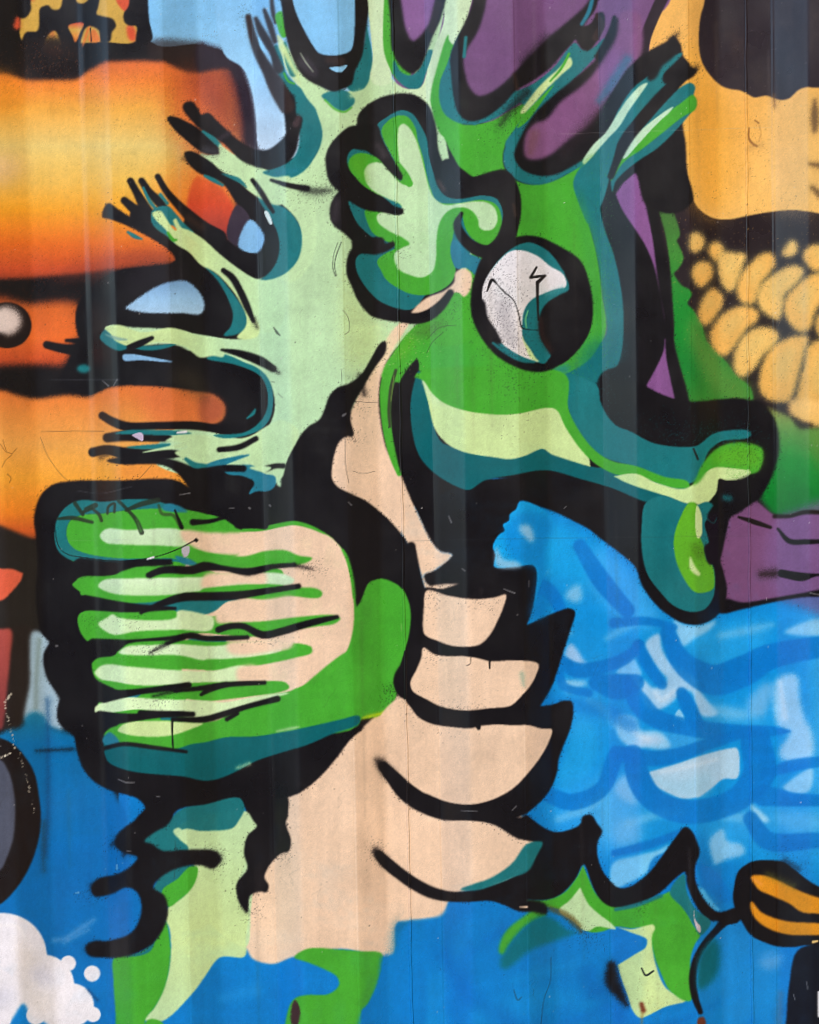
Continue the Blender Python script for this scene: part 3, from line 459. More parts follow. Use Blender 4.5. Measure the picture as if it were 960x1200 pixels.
SP(8, HG(230, 300), '178,250 188,247 195,256 203,268 207,270 203,258 206,256 212,266 222,270 238,280 258,298 280,315 300,327 330,332 330,380 312,390 300,375 285,355 270,335 250,318 235,310 222,296 205,285 195,270 183,258', 1); S(SH+'/spine#8', 'G', '197,273,3 203,281,4 207,281,2', 1.2); SPK('K', 180, 252, 8, 10, 30)
S(SH, 'K', '262,317,6 272,325,8 282,342,8 290,360,8 297,376,4', .9); S(None, 'K', '297,374,5 301,384,2', 2.5, .8)
P(SK+'/blue_glint', vg((329,(110,150,190)),(350,(150,192,226)),(368,(170,205,232))), '146,361! 165,347 185,335 200,330 218,329 230,338 238,350 239,362 235,368 215,367 180,367 155,364', 1.3, 1, .5)
# spine 9 (third hand)
P(SH, 'K', '95,398 120,396 150,405 205,404 228,414 262,421 280,428 300,437 309,446 314,465 312,482 303,496 285,507 262,509 240,500 262,492 264,475 252,463 225,457 135,452 105,462 70,450 80,425', 1)
P(CR, 'T', '242,420 255,414 270,417 285,424 300,430 312,440 319,455 320,475 316,491 306,503 286,511 262,514 250,510 285,507 303,496 312,482 314,465 309,446 300,437 275,427', .9); S(None, 'T', '290,490,2 297,484,4 299,480,2', 1.2)
P(OB+'/orange_band#2', (170,86,54), '236,463 252,464 263,476 260,490 246,497 236,494', 3); P(None, (54,46,34), '205,430 235,440 245,470 225,460 205,450', 7, .6)
S(SH, 'K', '55,404,9 72,408,11 95,410,14 118,402,12', .9); S(SH, 'K', '78,399,4 100,399,8 120,392,12', .9); S(SH, 'K', '85,424,10 105,426,14', 1.4); E(CR, 'T', 98, 432, 8, 5, 1.6)
P(CR, 'T', '117,395 124,386 136,397 150,407 140,411 124,404', 1); P(CR, 'T', '148,404 175,405 207,403 190,409 165,410', .9)
SP(9, HG(190, 255), '123,384 140,381 152,385 165,389 180,388 198,384 215,387 228,392 250,396 262,400 262,418 250,417 235,419 227,414 219,407 205,403 185,401 165,405 148,405 135,399 130,392', 1)
S(None, (120,160,150), '124,392,1.5 138,397,4 148,398,2', 1.2, .8); S(SH, 'K', '152,407,7 165,402,8 178,396,5', .8); P(SK, (130,176,214), '144,416 155,415 180,419 203,424 190,424 165,422 145,422', .9)
S(SH, 'K', '260,410,3 280,414,8 305,423,11 320,432,8', .9); S(None, 'K', '320,432,6 327,437,2', 2, .8)
# spine 10 (lowest hand)
S(SH, 'K', '120,487,9 132,494,10 150,500,11 180,499,9 230,499,10 262,504,9', .9); S(SH, 'K', '126,513,11 145,511,12 170,512,11 195,513,9 202,514,3', 1); S(SH, 'K', '109,530,11 125,527,11 145,531,14 175,533,14 200,532,11 213,532,6', .9); S(None, 'K', '118,536,5 128,530,7', 3, .6)
P(CR, 'T', '134,508 150,504 190,504 212,505 225,508 200,510 160,509', 1); P(CR, 'T', '148,524 175,521 200,520 195,525 160,526', 1)
P(SH, 'K', '125,540 140,536 200,538 225,546 245,548 330,572 330,600 250,610 232,590 218,567 206,553 190,545 140,544', .9)
SP(10, 'PG', '194,517 205,511 240,510 262,514 290,512 315,498 330,492 350,505 336,540 330,560 320,562 300,548 270,536 240,548 225,540 212,536 205,530 220,524 210,518', 1)
S(SH+'/spine#10', 'PG', '168,530,1 190,526,3 215,522,5', 1); S(None, 'W', '208,507,2 218,506,3', .8)
P(CR, 'TB', '240,546 252,540 270,536 285,533 293,533 276,540 265,545 280,545 295,545 310,555 322,558 323,568 316,575 300,576 292,579 297,565 285,558 268,556 258,550 240,552', .9); S(CR, 'T', '218,538,4 228,545,7 240,546,5', 1.2)
S(SH, 'K', '257,527,6 280,524,7 300,514,6', .9); S(SH, 'K', '238,553,9 262,549,8 285,549,8', .9); E(SH, 'K', 292, 567, 6, 5, 1); S(SH, 'K', '313,549,7 323,546,6 332,546,6', .9)
P(None, (210,190,215), '155,510 165,507 168,510 167,517 161,514', .6, .9); P(CR, 'PG', '292,548 308,546 318,548 312,553', 1)
# ---------- wing
WG = SH+'/wing'
P(SH, 'K', '40,606 48,580 62,568 80,564 140,563 212,565 225,590 240,600 330,575 430,600 430,680 425,702 418,712 470,720 480,780 425,846 425,854 413,863 398,877 375,898 358,912 348,918 338,930 335,962 296,964 287,946 280,935 255,941 238,945 214,947 204,953 198,962 160,962 170,948 166,940 154,932 135,928 120,922 108,914 97,900 90,880 86,862 70,848 67,832 71,818! 62,805 54,790 51,768 58,753! 48,740 42,700 44,660 42,630', 1)
P(WG, 'G', '78,626 82,611 95,604 120,602 150,598 205,596 235,601 262,608 280,620 305,621 325,617 340,613 355,615 370,621 385,627 395,637 403,645 407,655 414,682 417,702 420,708 425,698 432,682 445,678 460,682 470,690 477,698 481,720 478,748 471,772 464,800 466,808 455,834 430,842 400,844 370,852 330,860 300,864 265,866 240,872 200,880 140,878 125,862 110,800 95,700', 1)
S(None, (200,210,20), '422,842,2 440,838,4 455,834,2', 2, .8); SPK('K', 462, 808, 12, 26, 200, .7, .8)
P(WG+'_lining', 'PE', '230,622 280,624 305,622 340,615 358,617 372,622 388,630 398,640 406,656 412,684 415,712 413,742 405,766 390,786 368,799 340,810 300,818 230,850', 1)
P(SH, 'K', '44,600 52,582 66,571 85,566 140,565 212,566 232,582 245,606 225,604 205,598 190,590 150,584 110,584 85,590 68,606 62,625 68,645 85,657 120,662 200,657 203,661 150,666 144,672 115,674 95,676 84,685 88,694 110,702 140,710 205,711 206,715 150,716 100,716 91,724 94,740 104,752 115,758 130,755 140,762 135,768 115,772 108,778 112,795 135,808 140,814 125,820 113,826 111,842 140,840 138,850 122,862 120,880 124,890 142,900 190,908 240,914 270,907 300,890 350,878 416,850 350,930 200,940 118,918 92,880 88,862 74,846 73,815 66,800 58,770 60,740 52,700 46,640', .9)
P(WG, 'T', '64,630 67,608 80,592 96,586 120,588 150,585 180,586 196,591 214,596 150,598 120,602 95,604 82,611 78,626 84,640 100,648 140,654 200,654 228,662 205,658 180,658 130,660 100,660 80,655 68,645', .9)
FE = SH+'/wing_feather'
P(FE+'#1', 'G', '78,626 82,611 95,604 120,602 150,598 205,596 240,602 262,610 280,622 280,650 240,652 200,654 140,654 100,648 84,640', .9)
P(FE+'#1', vg((600,(208,230,196)),(650,'PG')), '117,628 124,620 150,621 214,622 222,638 180,639 140,638 124,636', 1.2); P(FE+'#1', 'PE', '212,622 245,624 280,624 310,622 345,624 345,642 310,646 285,650 262,650 245,648 232,644 222,638 214,632', 1.6); P(WG, 'TB', '196,590 212,594 220,600 190,597', 1.2)
P(FE+'#1', 'G', '222,644 245,648 285,652 310,646 335,645 350,651 366,654 358,660 310,665 280,668 240,664 222,662', 1.2)
P(WG, 'TB', '205,652 220,654 232,662 215,661', 1.2)
# feather 2
P(FE+'#2', 'G', '85,685 90,680 100,677 115,678 138,672 144,665 175,666 240,668 260,672 330,668 330,690 300,688 240,697 200,706 170,708 140,707 110,699 92,692', .9)
P(FE+'#2', vg((675,(208,230,190)),(700,'PG')), '115,687 121,680 150,678 200,677 250,676 330,672 345,680 340,685 300,684 240,692 200,697 160,698 130,695', 1.2); P(FE+'#2', 'PE', '240,674 262,670 310,670 312,684 280,685 248,690 236,688', 2)
P(FE+'#2', 'G', '235,692 262,687 310,685 345,688 372,690 378,695 375,700 365,701 345,699 310,703 280,700 240,702', 1.2)
P(WG, 'T', '145,708 175,706 215,700 280,702 265,706 252,716 232,722 200,716 160,712', 1)
# feather 3
P(FE+'#3', 'G', '91,725 95,718 112,716 150,717 206,716 208,722 240,724 270,720 270,742 240,742 200,744 150,746 120,750 104,752 95,742', .9)
P(FE+'#3', (206,230,180), '115,731 125,724 132,720 140,724 206,724 208,716 240,720 250,724 248,738 210,738 160,740 135,744 124,740', 1.2); P(FE+'#3', 'PE', '252,722 262,710 275,705 310,703 345,700 345,722 310,726 275,730 255,730', 1.8)
P(FE+'#3', 'G', '250,735 275,730 310,728 350,723 392,721 399,725 392,731 372,734 345,738 310,745 270,745', 1.2); P(WG, 'T', '220,750 265,748 262,757 240,760 222,756', 1.2)
# feather 4
P(FE+'#4', 'G', '108,779 114,772 135,768 140,756 180,753 220,750 245,752 270,752 300,752 365,758 364,765 345,770 310,778 270,784 240,785 200,783 160,780 130,776', 1); P(FE+'#4', (206,230,184), '139,765 148,758 175,756 210,755 250,757 300,752 330,752 330,762 300,769 270,772 240,774 210,768 160,768', 1.2); P(FE+'#4', 'PE', '266,754 300,750 345,750 340,760 310,765 280,768 268,764', 2); P(FE+'#4', 'G', '240,774 265,773 300,771 338,762 362,759 366,764 345,771 310,778 270,784 240,785', 1.4); WP_ = None
# feather 5
P(FE+'#5', (206,230,180), '111,788 122,779 150,781 200,785 250,786 285,780 300,790 278,800 240,800 200,803 160,803 132,800 118,796', 1.2); P(FE+'#5', 'G', '120,798 135,799 160,804 200,803 230,800 278,799 320,798 335,800 339,806 325,812 295,816 262,820 240,822 200,816 150,812', 1); P(FE+'#5', 'PE', '278,784 300,780 312,796 280,799', 2)
P(WG, 'TB', '150,816 165,813 160,818 145,820', 1)
# feather 6
P(FE+'#6', (206,230,180), '111,830 122,822 145,817 180,819 240,821 262,823 300,816 340,812 320,818 285,828 262,836 235,842 200,838 160,835 130,836 114,838', 1.1); S(FE+'#6', 'G', '128,838,4 160,834,5 180,835,3', 1); S(WG, 'T', '190,842,4 205,842,5', 1)
# feather 7
P(FE+'#7', 'G', '122,862 128,854 140,850 152,846 200,846 240,846 285,838 330,822 345,812 420,760 420,850 330,858 265,864 240,870 200,876 150,872 130,868', 1.2); P(FE+'#7', 'PY', '138,856 148,847 180,845 215,846 238,848 225,854 200,862 165,863 146,860', 1.1)
P(FE+'#7', 'G', '340,812 368,800 390,788 408,766 418,760 425,800 400,830 345,840', 1.2)
P(WG+'_edge', 'TD', '123,862 132,868 150,872 180,877 205,878 225,872 240,870 265,864 300,863 330,858 370,850 400,843 421,839 421,848 390,860 360,873 330,882 300,892 275,905 255,913 240,915 215,910 190,908 160,905 140,900 127,893 122,880', 1); S(None, 'PG', '325,857,2 345,853,3 350,852,1', 1.5, .7); S(None, 'PG', '278,900,3 292,895,4', 2, .6)
P(WG+'_edge', 'TB', '120,868 128,858 140,870 130,876', 1.2)
S(WG, 'G', '285,621,3 305,620,5 330,615,5 345,613,5 365,618,4 380,625,2', 1); S(WG, 'G', '402,645,3 408,656,5 413,676,5 416,700,5', 1)
P(SH, 'K', '392,630 403,642 410,658 415,680 418,712! 424,700 432,683 446,676 450,660 420,630', 1)
# black feather lines
for s in ['95,664,16 125,666,14 140,664,10 165,659,6 200,657,3', '174,674,5 192,668,7 225,668,8 240,664,9 262,666,5 290,670,7 320,664,5 345,662,4', '100,706,14 150,712,9 205,713,3', '165,718,3 188,708,6 214,700,8 240,699,8 275,698,8 310,693,6 350,687,5', '110,757,14 132,757,13 150,752,4 200,748,4 225,745,6 240,748,5 265,748,5 290,747,4',
          '196,754,3 215,747,5', '256,738,6 270,734,6 285,734,6 308,744,7 330,740,7 350,734,7 372,728,6 395,723,4', '122,815,14 138,814,9 160,811,6 200,806,6 221,803,6', '205,810,3 240,806,5 270,802,5 310,800,4', '236,814,3 245,808,6 265,802,5', '118,843,16 140,842,10 180,839,5 215,836,4', '165,836,6 200,837,6 226,837,5',
          '203,843,4 240,843,6 262,837,6 290,828,5 325,819,6', '266,843,4 278,836,4', '122,877,4 145,872,4 180,876,4 218,881,3', '226,612,6 245,611,4 265,606,3', '278,616,5 300,615,7 310,616,7']:
    S(SH, 'K', ' '.join('%s,%s,%.1f' % (t.split(',')[0], t.split(',')[1], float(t.split(',')[2])*1.25) for t in s.split()), .9)
for s in ['345,662,4 366,667,2', '176,765,2 196,754,5', '180,816,2 206,809,5', '290,672,5 310,668,4', '176,676,3 180,672,4']: S(None, 'K', s, 2.2, .85)
S(None, 'K', '202,843,3 202,862,2.5 203,879,2', .6); SPK('K', 185, 820, 20, 10, 70); SPK('K', 312, 748, 30, 8, 70); SPK('K', 368, 666, 16, 8, 50); SPK('K', 175, 763, 22, 8, 60); SPK('K', 153, 728, 18, 12, 40); SPK((40,80,30), 108, 728, 14, 8, 40)
# tag scribble
for s in ['88,590,5 97,603,4', '98,600,4 112,592,6 100,596,3', '108,596,3 116,603,4 119,610,4', '126,602,3 127,594,3 134,590,3 134,600,3', '139,587,4 150,598,4 160,610,5 166,624,6', '148,598,4 165,591,6 185,586,6', '68,608,3 85,607,5 108,612,4']: S(None, (34,44,30), s, .9, .85)
S(None, (70,130,60), '160,608,1 165,622,3', 1, .6); S(None, (50,70,35), '186,592,3 190,602,4 203,604,4 212,617,5', .9, .75); S(None, 'K', '205,598,2 213,618,5', .9)
S(None, 'K', '63,610,1 72,645,1 110,655,1.2 150,657,1.2 180,653,1.2 205,645,1.4 229,633,2', .5, .9); E(None, 'K', 230, 633, 2.4); P(None, (190,175,200), '213,643 222,640 221,650 216,653', .7, .9); S(None, 'W', '173,655,1.5 180,653,2', .6)
# stroke beside the wing
P(SH, 'K', '476,690 498,690 498,745 494,765 486,800 494,822 470,815 463,800 474,770 481,730', 1)
P(WG, 'G', '462,684 474,694 481,715 479,745 471,772 463,796 450,800 450,690', 1)
S(SH, 'K', '482,640,10 489,690,13 490,725,14 487,750,13 478,775,11 468,795,13 472,810,14 485,820,12', 1)
# ---------- belly scales and their black spikes
P(SH, 'K', '497,690 520,690 600,660 629,668 627,700 622,720 617,733! 645,720 668,713 674,717 668,740 660,765 652,790 645,808 633,828! 650,825 662,821 670,822 672,835 668,855 660,875 655,890 653,905 645,925 635,938 617,954! 600,960 560,962 520,961 500,955 480,945 462,928 446,897 470,905 500,930 480,832 470,812 492,765', .9)
P(WA, 'BC', '580,664 581,650 578,640 585,627 592,622 590,615 597,610 598,603 605,597 610,588 640,600 660,640 640,670 618,733 622,720 627,700 629,668 625,662 605,664', .9)
P(None, 'B', '590,625 615,600 650,610 640,640 640,720 622,725 628,690 628,665 605,660', 4, .6); WP((150,190,215), '582,640 590,655 606,658 612,664 582,664', 2, .8); WP((160,200,228), '608,617 620,615 626,630 624,636 613,627', 2.5, .8); SPK((20,50,70), 588, 648, 14, 16, 60)
SC = SH+'/belly_scale'
P(SC+'#1', 'PE', '498,745 497,710 500,692 525,698 555,702 580,700 593,697 590,712 583,728 575,743 563,755 550,758 530,757 510,750', 1.1)
P(SC+'#2', 'PE', '496,759 510,767 530,769 548,768 575,775 600,774 631,778 628,792 622,803 612,815 597,828 575,830 545,833 520,830 500,820 485,812 481,800 488,785 494,770', 1)
P(SC+'#3', 'PE', '478,826 490,840 505,848 530,852 555,853 562,848 600,850 620,850 635,854 647,855 643,870 635,885 620,905 600,925 575,938 550,943 525,940 500,930 485,922 474,914 455,895 450,850 465,822', 1)
P(BE_, 'PE', '470,818 480,830 482,920 472,912 452,896 440,880 445,840', 1.2)
S(SH, 'K', '468,798,12 476,812,12 495,826,15 515,836,16 545,842,18 580,840,18 615,836,20 640,838,18', .9); S(SH, 'K', '493,747,10 515,760,10 545,764,10 575,764,16 610,760,26', .9)
P(SC+'#4', 'PE', '470,950 500,962 520,963 545,962 570,965 590,975 605,982 626,987 620,997 605,1012 590,1022 565,1032 545,1035 530,1037 515,1035 500,1028 480,1024 455,1010', 1)
S(SH, 'K', '449,898,12 462,911,15 482,928,14 510,946,15 545,952,16 580,952,20 610,940,24', 1); S(None, 'K', '446,894,10 455,906,14', 3.5, .9)
P(SH, 'K', '545,958 570,956 595,955 610,958 617,955 625,961 636,969 650,975 662,974 680,966 683,957 693,955 700,965 706,974 701,986 700,1000 706,1020 714,1031 724,1040 736,1040 750,1032 765,1018 780,998 793,980 803,969 811,974 818,989 820,1000 815,1015 815,1030 820,1045 830,1060 842,1069 866,1064 866,1080 850,1083 842,1080 830,1078 815,1060 805,1035 803,1022 790,1031 775,1045 755,1057 740,1062 720,1066 705,1058 695,1040 684,1013 675,1030 665,1042 655,1050 640,1055 618,1055 640,1063 640,1071 625,1069 605,1067 592,1061 575,1056 545,1055 560,1045 600,1028 622,1012 630,990 605,982 580,967', .9)
S(SH, 'K', '444,1002,11 455,1013,14 470,1025,14 486,1036,14 506,1046,14 530,1051,12 560,1049,14 590,1042,16', 1); S(None, 'K', '441,998,9 450,1009,12', 3, .9); SPK('K', 441, 998, 10, 14, 60)
P(SH+'/fin_edge', 'T', '540,1042 555,1036 575,1029 600,1012 618,989 636,987 628,1005 620,1020 600,1029 580,1037 560,1043 540,1043', 1.2)
S(None, 'K', '440,890,2 450,902,6', 3, .7); SPK('K', 500, 836, 30, 16, 120, .6, .6, .4); SPK('K', 545, 831, 26, 6, 80, .6, .6); S(None, 'K', '574,770,3 574,783,2.4', .6); S(None, 'K', '560,850,7 561,853,5', 1); SPK('K', 535, 826, 40, 20, 50, .5, .5); S(None, (120,160,140), '612,790,5 614,803,3', 2.5, .6); SPK('K', 504, 766, 12, 10, 60)
S(None, 'K', '552,770,1 551,778,1 547,780,1', .5); SPK('K', 560, 702, 18, 14, 50); SPK('K', 505, 698, 10, 24, 60)
# ---------- right leg
LG = SH+'/leg#1'
P(LG, 'G', '616,1055! 640,1055 660,1047 675,1030 683.5,1014! 690,1030 700,1050 714,1062 735,1063 755,1058 778,1048 787,1045 797,1055 806,1070 813,1085 821,1095 815,1106 810,1120 808,1150 810,1172 800,1171 785,1161 775,1141 768,1120 764,1100 755,1088 740,1088 722,1086 705,1092 690,1092 672,1078 655,1066 636,1062', 1)
P(LG, 'T', '785,1046 802,1024 805,1045 815,1065 833,1080 830,1088 821,1096 811,1080 800,1064', 1); S(LG, 'T', '722,1066,4 745,1061,5 775,1050,4', 1.3, .9)
P(LG, 'PG', '680,1040! 690,1060 703,1072 715,1081 722,1089 700,1086 690,1091 683,1090 672,1080 655,1067 668,1055', 1); P(LG, 'PY', '722,1086! 740,1089 757,1085 766,1084 768,1090 765,1100 766,1118 770,1135 779,1156 795,1168 804,1173 780,1180 760,1190 750,1193 742,1185 735,1165 728,1146 724,1131! 745,1118 757,1110 758,1101 740,1093', 1)
P(LG, 'G', '768,1090 764,1100 767,1120 776,1142 786,1160 800,1172 810,1172 808,1120 812,1085', 1.4)
S(None, (90,70,30), '645,1065,6 662,1072,8 676,1084,8 681,1092,4', 2, .7); SPK('K', 680, 1092, 24, 14, 120, .6, .7, .6)
P(LG+'_fin', 'G', '628,1066 610,1077 597,1087 588,1100 585,1116 590,1119 598,1106 616,1086 640,1072', 1.5); P(LG+'_fin', (0,106,122), '590,1119 600,1103 616,1085 636,1073 652,1079 666,1090 677,1092 650,1103 620,1115 602,1130 590,1136 586,1128', 2.5)
P(SH, 'K', '616,1055 640,1060 640,1071 622,1068 606,1066', 1.2); S(None, 'PE', '609,1063,1 618,1063,1.4', .5)
S(SH, 'K', '866,1073,10 850,1080,10 840,1090,8 828,1104,8 817,1122,8 812,1146,9 815,1170,8 821,1186,6', .9); P(LG+'_fin', (4,104,118), '838,1100 843,1110 841,1140 831,1154 819,1160 817,1140 822,1116', 3)
S(SH, 'K', '717,1132,11 718,1150,17 727,1166,11 734,1177,5', 2.2)
P(None, (196,184,190), '813,1064 815,1078 821,1086 821,1093 818,1091 814,1080', .7); P(None, (104,52,34), '818,1194 825,1192 827,1205 819,1206', 1.2)
S(None, 'N', '752,1135,2 757,1143,2.5 766,1138,2', .7); SPK((90,70,40), 760, 1170, 40, 20, 40, .7, .6); SPK('K', 750, 1062, 10, 14, 50)
# ---------- lower left: hand and leg
L2 = SH+'/leg#2'
P(WA, 'B', '287,1112 296,1124 320,1131 345,1122 362,1128 382,1136 396,1146 397,1156 385,1165 360,1166 346,1170 336,1186 340,1240 200,1240 190,1200 225,1166 240,1146 258,1123', 1.5); S(None, (30,146,224), '260,1170,10 300,1160,14', 6, .6)
P(L2, 'PG', '205,972 285,950 302,962 300,1000 294,1066 288,1110 230,1062 226,1010', 1); P(L2, 'T', '162,986 200,962 222,1000 205,1060 180,1046 188,1020', 1)
P(L2, 'T', '168,986 182,975 195,968 205,954 216,947 240,943 280,935 287,946 281,960 270,973 240,975 215,972 205,990 185,998', 1)
P(L2, vg((960,'PG'),(1100,'PY'),(1200,'PG')), '203,974 209,970 216,974 240,974 272,971 284,963 297,964 291,985 288,1010 278,1040 285,1065 291,1068 288,1100 287,1121 258,1122 240,1145 225,1165 190,1197 169,1195 181,1180 191,1160 199,1130 199,1090 193,1075 198,1062 215,1050 228,1030 232,1015 250,1010 258,1005 250,995 225,993 213,986', 1.1)
P(L2, 'T', '182,1040 198,1023 221,1015 228,1014 205,1034 190,1048', .9); P(L2, 'G', '191,1042 208,1030 222,1016 231,1016 231,1027 224,1042 210,1055 197,1063 190,1052', 1)
P(L2, 'G', '134,1122 133,1150 135,1180 142,1240 175,1240 170,1196 181,1181 192,1160 199,1130 199,1100 194,1080 180,1105 160,1118', 1.1); P(L2, 'T', '146,1121 168,1115 181,1102 177,1114 164,1120', 1)
P(L2, 'G', '172,1196 190,1198 200,1240 170,1240', 1)
P(SH, 'K', '172,948 157,962 146,970 137,979 135,990 142,998 155,1002 161,1005 150,1018 135,1025 115,1030 107,1040 110,1050 130,1048 148,1040 160,1045 166,1060 163,1079 155,1092 145,1098 125,1103 110,1103 101,1110 105,1120 120,1122 140,1122 160,1117 180,1105 193,1085 197,1065 193,1050 180,1040 190,1027 210,1017 235,1014 250,1018 259,1008 256,1000 245,996 215,996 190,997 178,989 169,986 182,975 196,967 203,955 200,940', 1.1)
for s in ['112,1040,12 125,1038,14', '140,985,8 132,990,4', '106,1112,12 115,1112,14', '150,998,5 145,1002,3', '248,1006,18 254,1006,12']: S(None, 'K', s, 3.2, .8)
SPK('K', 108, 1046, 14, 14, 60); SPK('K', 135, 988, 12, 14, 60); SPK('K', 254, 1006, 16, 16, 90)
P(SH, 'K', '286,935 297,962 301,968 290,980 286,1000 290,1018 278,1034 277,1045 283,1062 290,1069 293,1050 305,1045 312,1046 315,1038 310,1028 316,1014 330,1000 338,998 341,985 335,965 336,935', .9); SPK('K', 295, 1066, 14, 20, 60); S(None, 'K', '284,1055,8 289,1068,4', 2.5, .7); SPK('K', 335, 1002, 10, 10, 40)
TL = SH+'/tail'
P(TL, 'G', '345,1122 360,1112 400,1113 425,1115 448,1118 443,1150 430,1178 424,1185 424,1260 338,1260 337,1186 346,1170 360,1166 385,1165 397,1155 395,1145 380,1136 361,1128', 1.2); S(None, (60,140,60), '436,1150,8 426,1175,6', 4, .5)
P(None, (10,100,140), '464,1082 484,1076 490,1098 470,1130 455,1160 458,1120', 5, .7); P(BE_, 'PE', '466,1078 488,1060 510,1060 522,1062 518,1072 500,1076', 2)
P(WA, 'B', '425,1240 424,1186 432,1178 444,1150 449,1120 462,1118 470,1090 486,1080 500,1200 480,1240', 2.5)
# rust
P('rust_patch#1', 'BR', '343,1176 346,1172 351,1180 351,1196 348,1202 342,1200 341,1186', 1.2, 1, .6); S('rust_patch#2', (110,45,25), '752,1177,5 754,1184,6', 1.6); S(None, (150,110,50), '753,1188,3 752,1200,2', 1.6, .6)
for s in ['885,141,1.5 889,144,2', '878,150,1.5 878,162,2 882,168,3 887,171,2.5']: S(None, (110,66,32), s, 1, .7)
S(None, (150,100,50), '890,147,.8 892,156,.8 889,166,.8', .9, .5); SPK((110,66,32), 884, 168, 18, 22, 50, .6, .6)
S(None, (160,120,70), '880,172,8 892,170,6', 4, .4)
# ---------- bee
BB = 'bee_painting'
P(BB+'/leg', 'N', '935,1114 965,1106 1000,1110 1010,1500 915,1500 922,1190 925,1155', 1.2); S(None, (220,220,226), '960,1163,3 961,1190,5', 1); S(None, (90,100,120), '915,1165,6 913,1205,8', 4, .5)
P(BB, 'K', '860,1042 865,1022 875,1013 885,1009 900,1008 918,1010 930,1018 945,1030 962,1040 1060,1070 1120,1090 1120,1112 1000,1112 945,1108 930,1110 910,1109 895,1104 880,1096 870,1081 862,1066 859,1052', 1.1); S(None, 'K', '920,1009,6 935,1018,6', 3.5, .6); SPK('K', 928, 1010, 24, 16, 90, .6, .6, .6)
P(BB+'/stripe#1', 'BE', '880,1027 895,1026 915,1033 935,1043 960,1052 1010,1062 1010,1078 960,1071 940,1069 925,1059 905,1050 890,1043 883,1034', 1.3); P(BB+'/stripe#2', 'BE', '880,1057 883,1058 891,1068 905,1075 925,1080 960,1082 1010,1088 1010,1104 960,1096 930,1096 910,1092 895,1085 885,1076 880,1066', 1.3)
S(None, (230,150,70), '883,1030,3 892,1036,3', 1.5, .7); S(None, (110,110,40), '900,1025,5 930,1038,6', 4, .5); SPK((110,60,20), 925, 1052, 60, 20, 60, .6, .4)
S(None, (225,190,120), '953,1104,3 958,1103,2', .8)
# ---------- wear: chips, cracks, scratches in the paint
def mark(c, s, op=.7, soft=.5): S(None, c, s, soft, op*.62)
mark('K', '400,284,1.6 394,300,1.6 392,312,1.6 394,323,2'); mark('K', '396,284,1 391,300,1 390,315,1 393,324,1', .8)
mark('K', '321,384,1.5 325,390,3 328,393,1.5', .9); mark('K', '318,447,1 322,448,1', .7); mark('K', '326,461,1 331,466,1', .6)
for s in ['0,520,1 8,530,1 14,532,1 6,540,1 2,548,1', '8,530,.9 3,515,.9', '14,532,.9 20,525,.9', '9,556,1.5 13,560,1 11,566,1']: mark((110,60,20), s, .8)
for s in ['48,506,.8 85,505,.8 122,505.5,.8', '47,512,.8 57,536,.8 78,562,.8 105,574,.8 135,575,.8 160,563,.8 178,545,.8', '500,398,1 515,384,1 535,381,1', '500,414,1 507,401,1 520,389,1', '402,363,1 408,372,1 409,388,1 404,392,1', '400,432,.8 401,450,.8', '412,470,.8 425,471,.8 445,472,.8', '405,515,1 405,545,1 409,566,1', '414,552,.8 425,555,.8 440,552,.8', '640,960,.1 641,961,.1', '646,1122,1 645,1150,1 638,1170,1 634,1200,1.1', '602,1160,1.2 607,1172,2 612,1168,1', '205,985,.8 206,1005,.8 204,1030,.8']: mark((40,36,34), s, .65)
mark((190,180,170), '655,157,.8 720,155,.8 905,149,.8', .35); mark((60,60,60), '480,634,.8 620,631,.8 880,628,.8', .35); mark((160,165,170), '75,634,.8 160,632,.8', .2); mark((150,160,170), '60,445,.8 140,445,1', .5); mark((170,175,185), '90,575,.8 120,578,.8 155,570,.8', .3)
for s in ['120,446,1 127,452,2', '137,445,1.5 133,452,1', '210,580,1 222,578,2', '590,690,1 603,695,2', '620,680,1 620,688,1', '526,605,1.5 529,612,2', '541,666,1 545,669,1.5', '661,596,1 664,593,1', '402,487,3 405,485,2', '268,596,1 275,595,1', '292,595,2 293,596,2', '316,592,2 317,593,2', '408,588,1 412,592,1.5', '138,913,1 148,917,2 158,917,1', '183,933,1 188,934,1', '66,757,3 67,757,2', '137,1014,2 137,1018,3', '88,1047,1 92,1046,2', '148,997,1 154,998,1', '950,695,2 960,697,1.5', '898,700,1 899,704,1', '930,610,.5 931,611,.5', '926,602,.5 927,603,.5', '540,950,1 560,951,1', '600,950,1 605,945,1.5', '945,1150,1 947,1160,1', '930,1165,1 932,1172,1', '340,150,.5 341,151,.5']: mark((205,205,205), s, .55)
for (x, y, x2, y2) in [(12,812,5,824),(5,826,18,880),(24,882,41,958),(0,888,12,882)]:
    for t in rng.random(26): SPK((205,195,175), x+(x2-x)*t, y+(y2-y)*t, 1.5, 1.5, 1, rng.uniform(.3, 1), rng.uniform(.4, .9))
S(None, (190,220,220), '938,940,.1 939,941,.1', .5); mark((200,190,160), '470,730,.8 471,740,.8', .5)
for i in range(620):                                        # chips and dust specks all over
    x, y = rng.uniform(-300, 1260), rng.uniform(-150, 1350)
    SPK((210,205,200) if rng.random() < .6 else (36,32,30), x, y, .5, .5, 1, rng.uniform(.2, .75), rng.uniform(.3, .8))
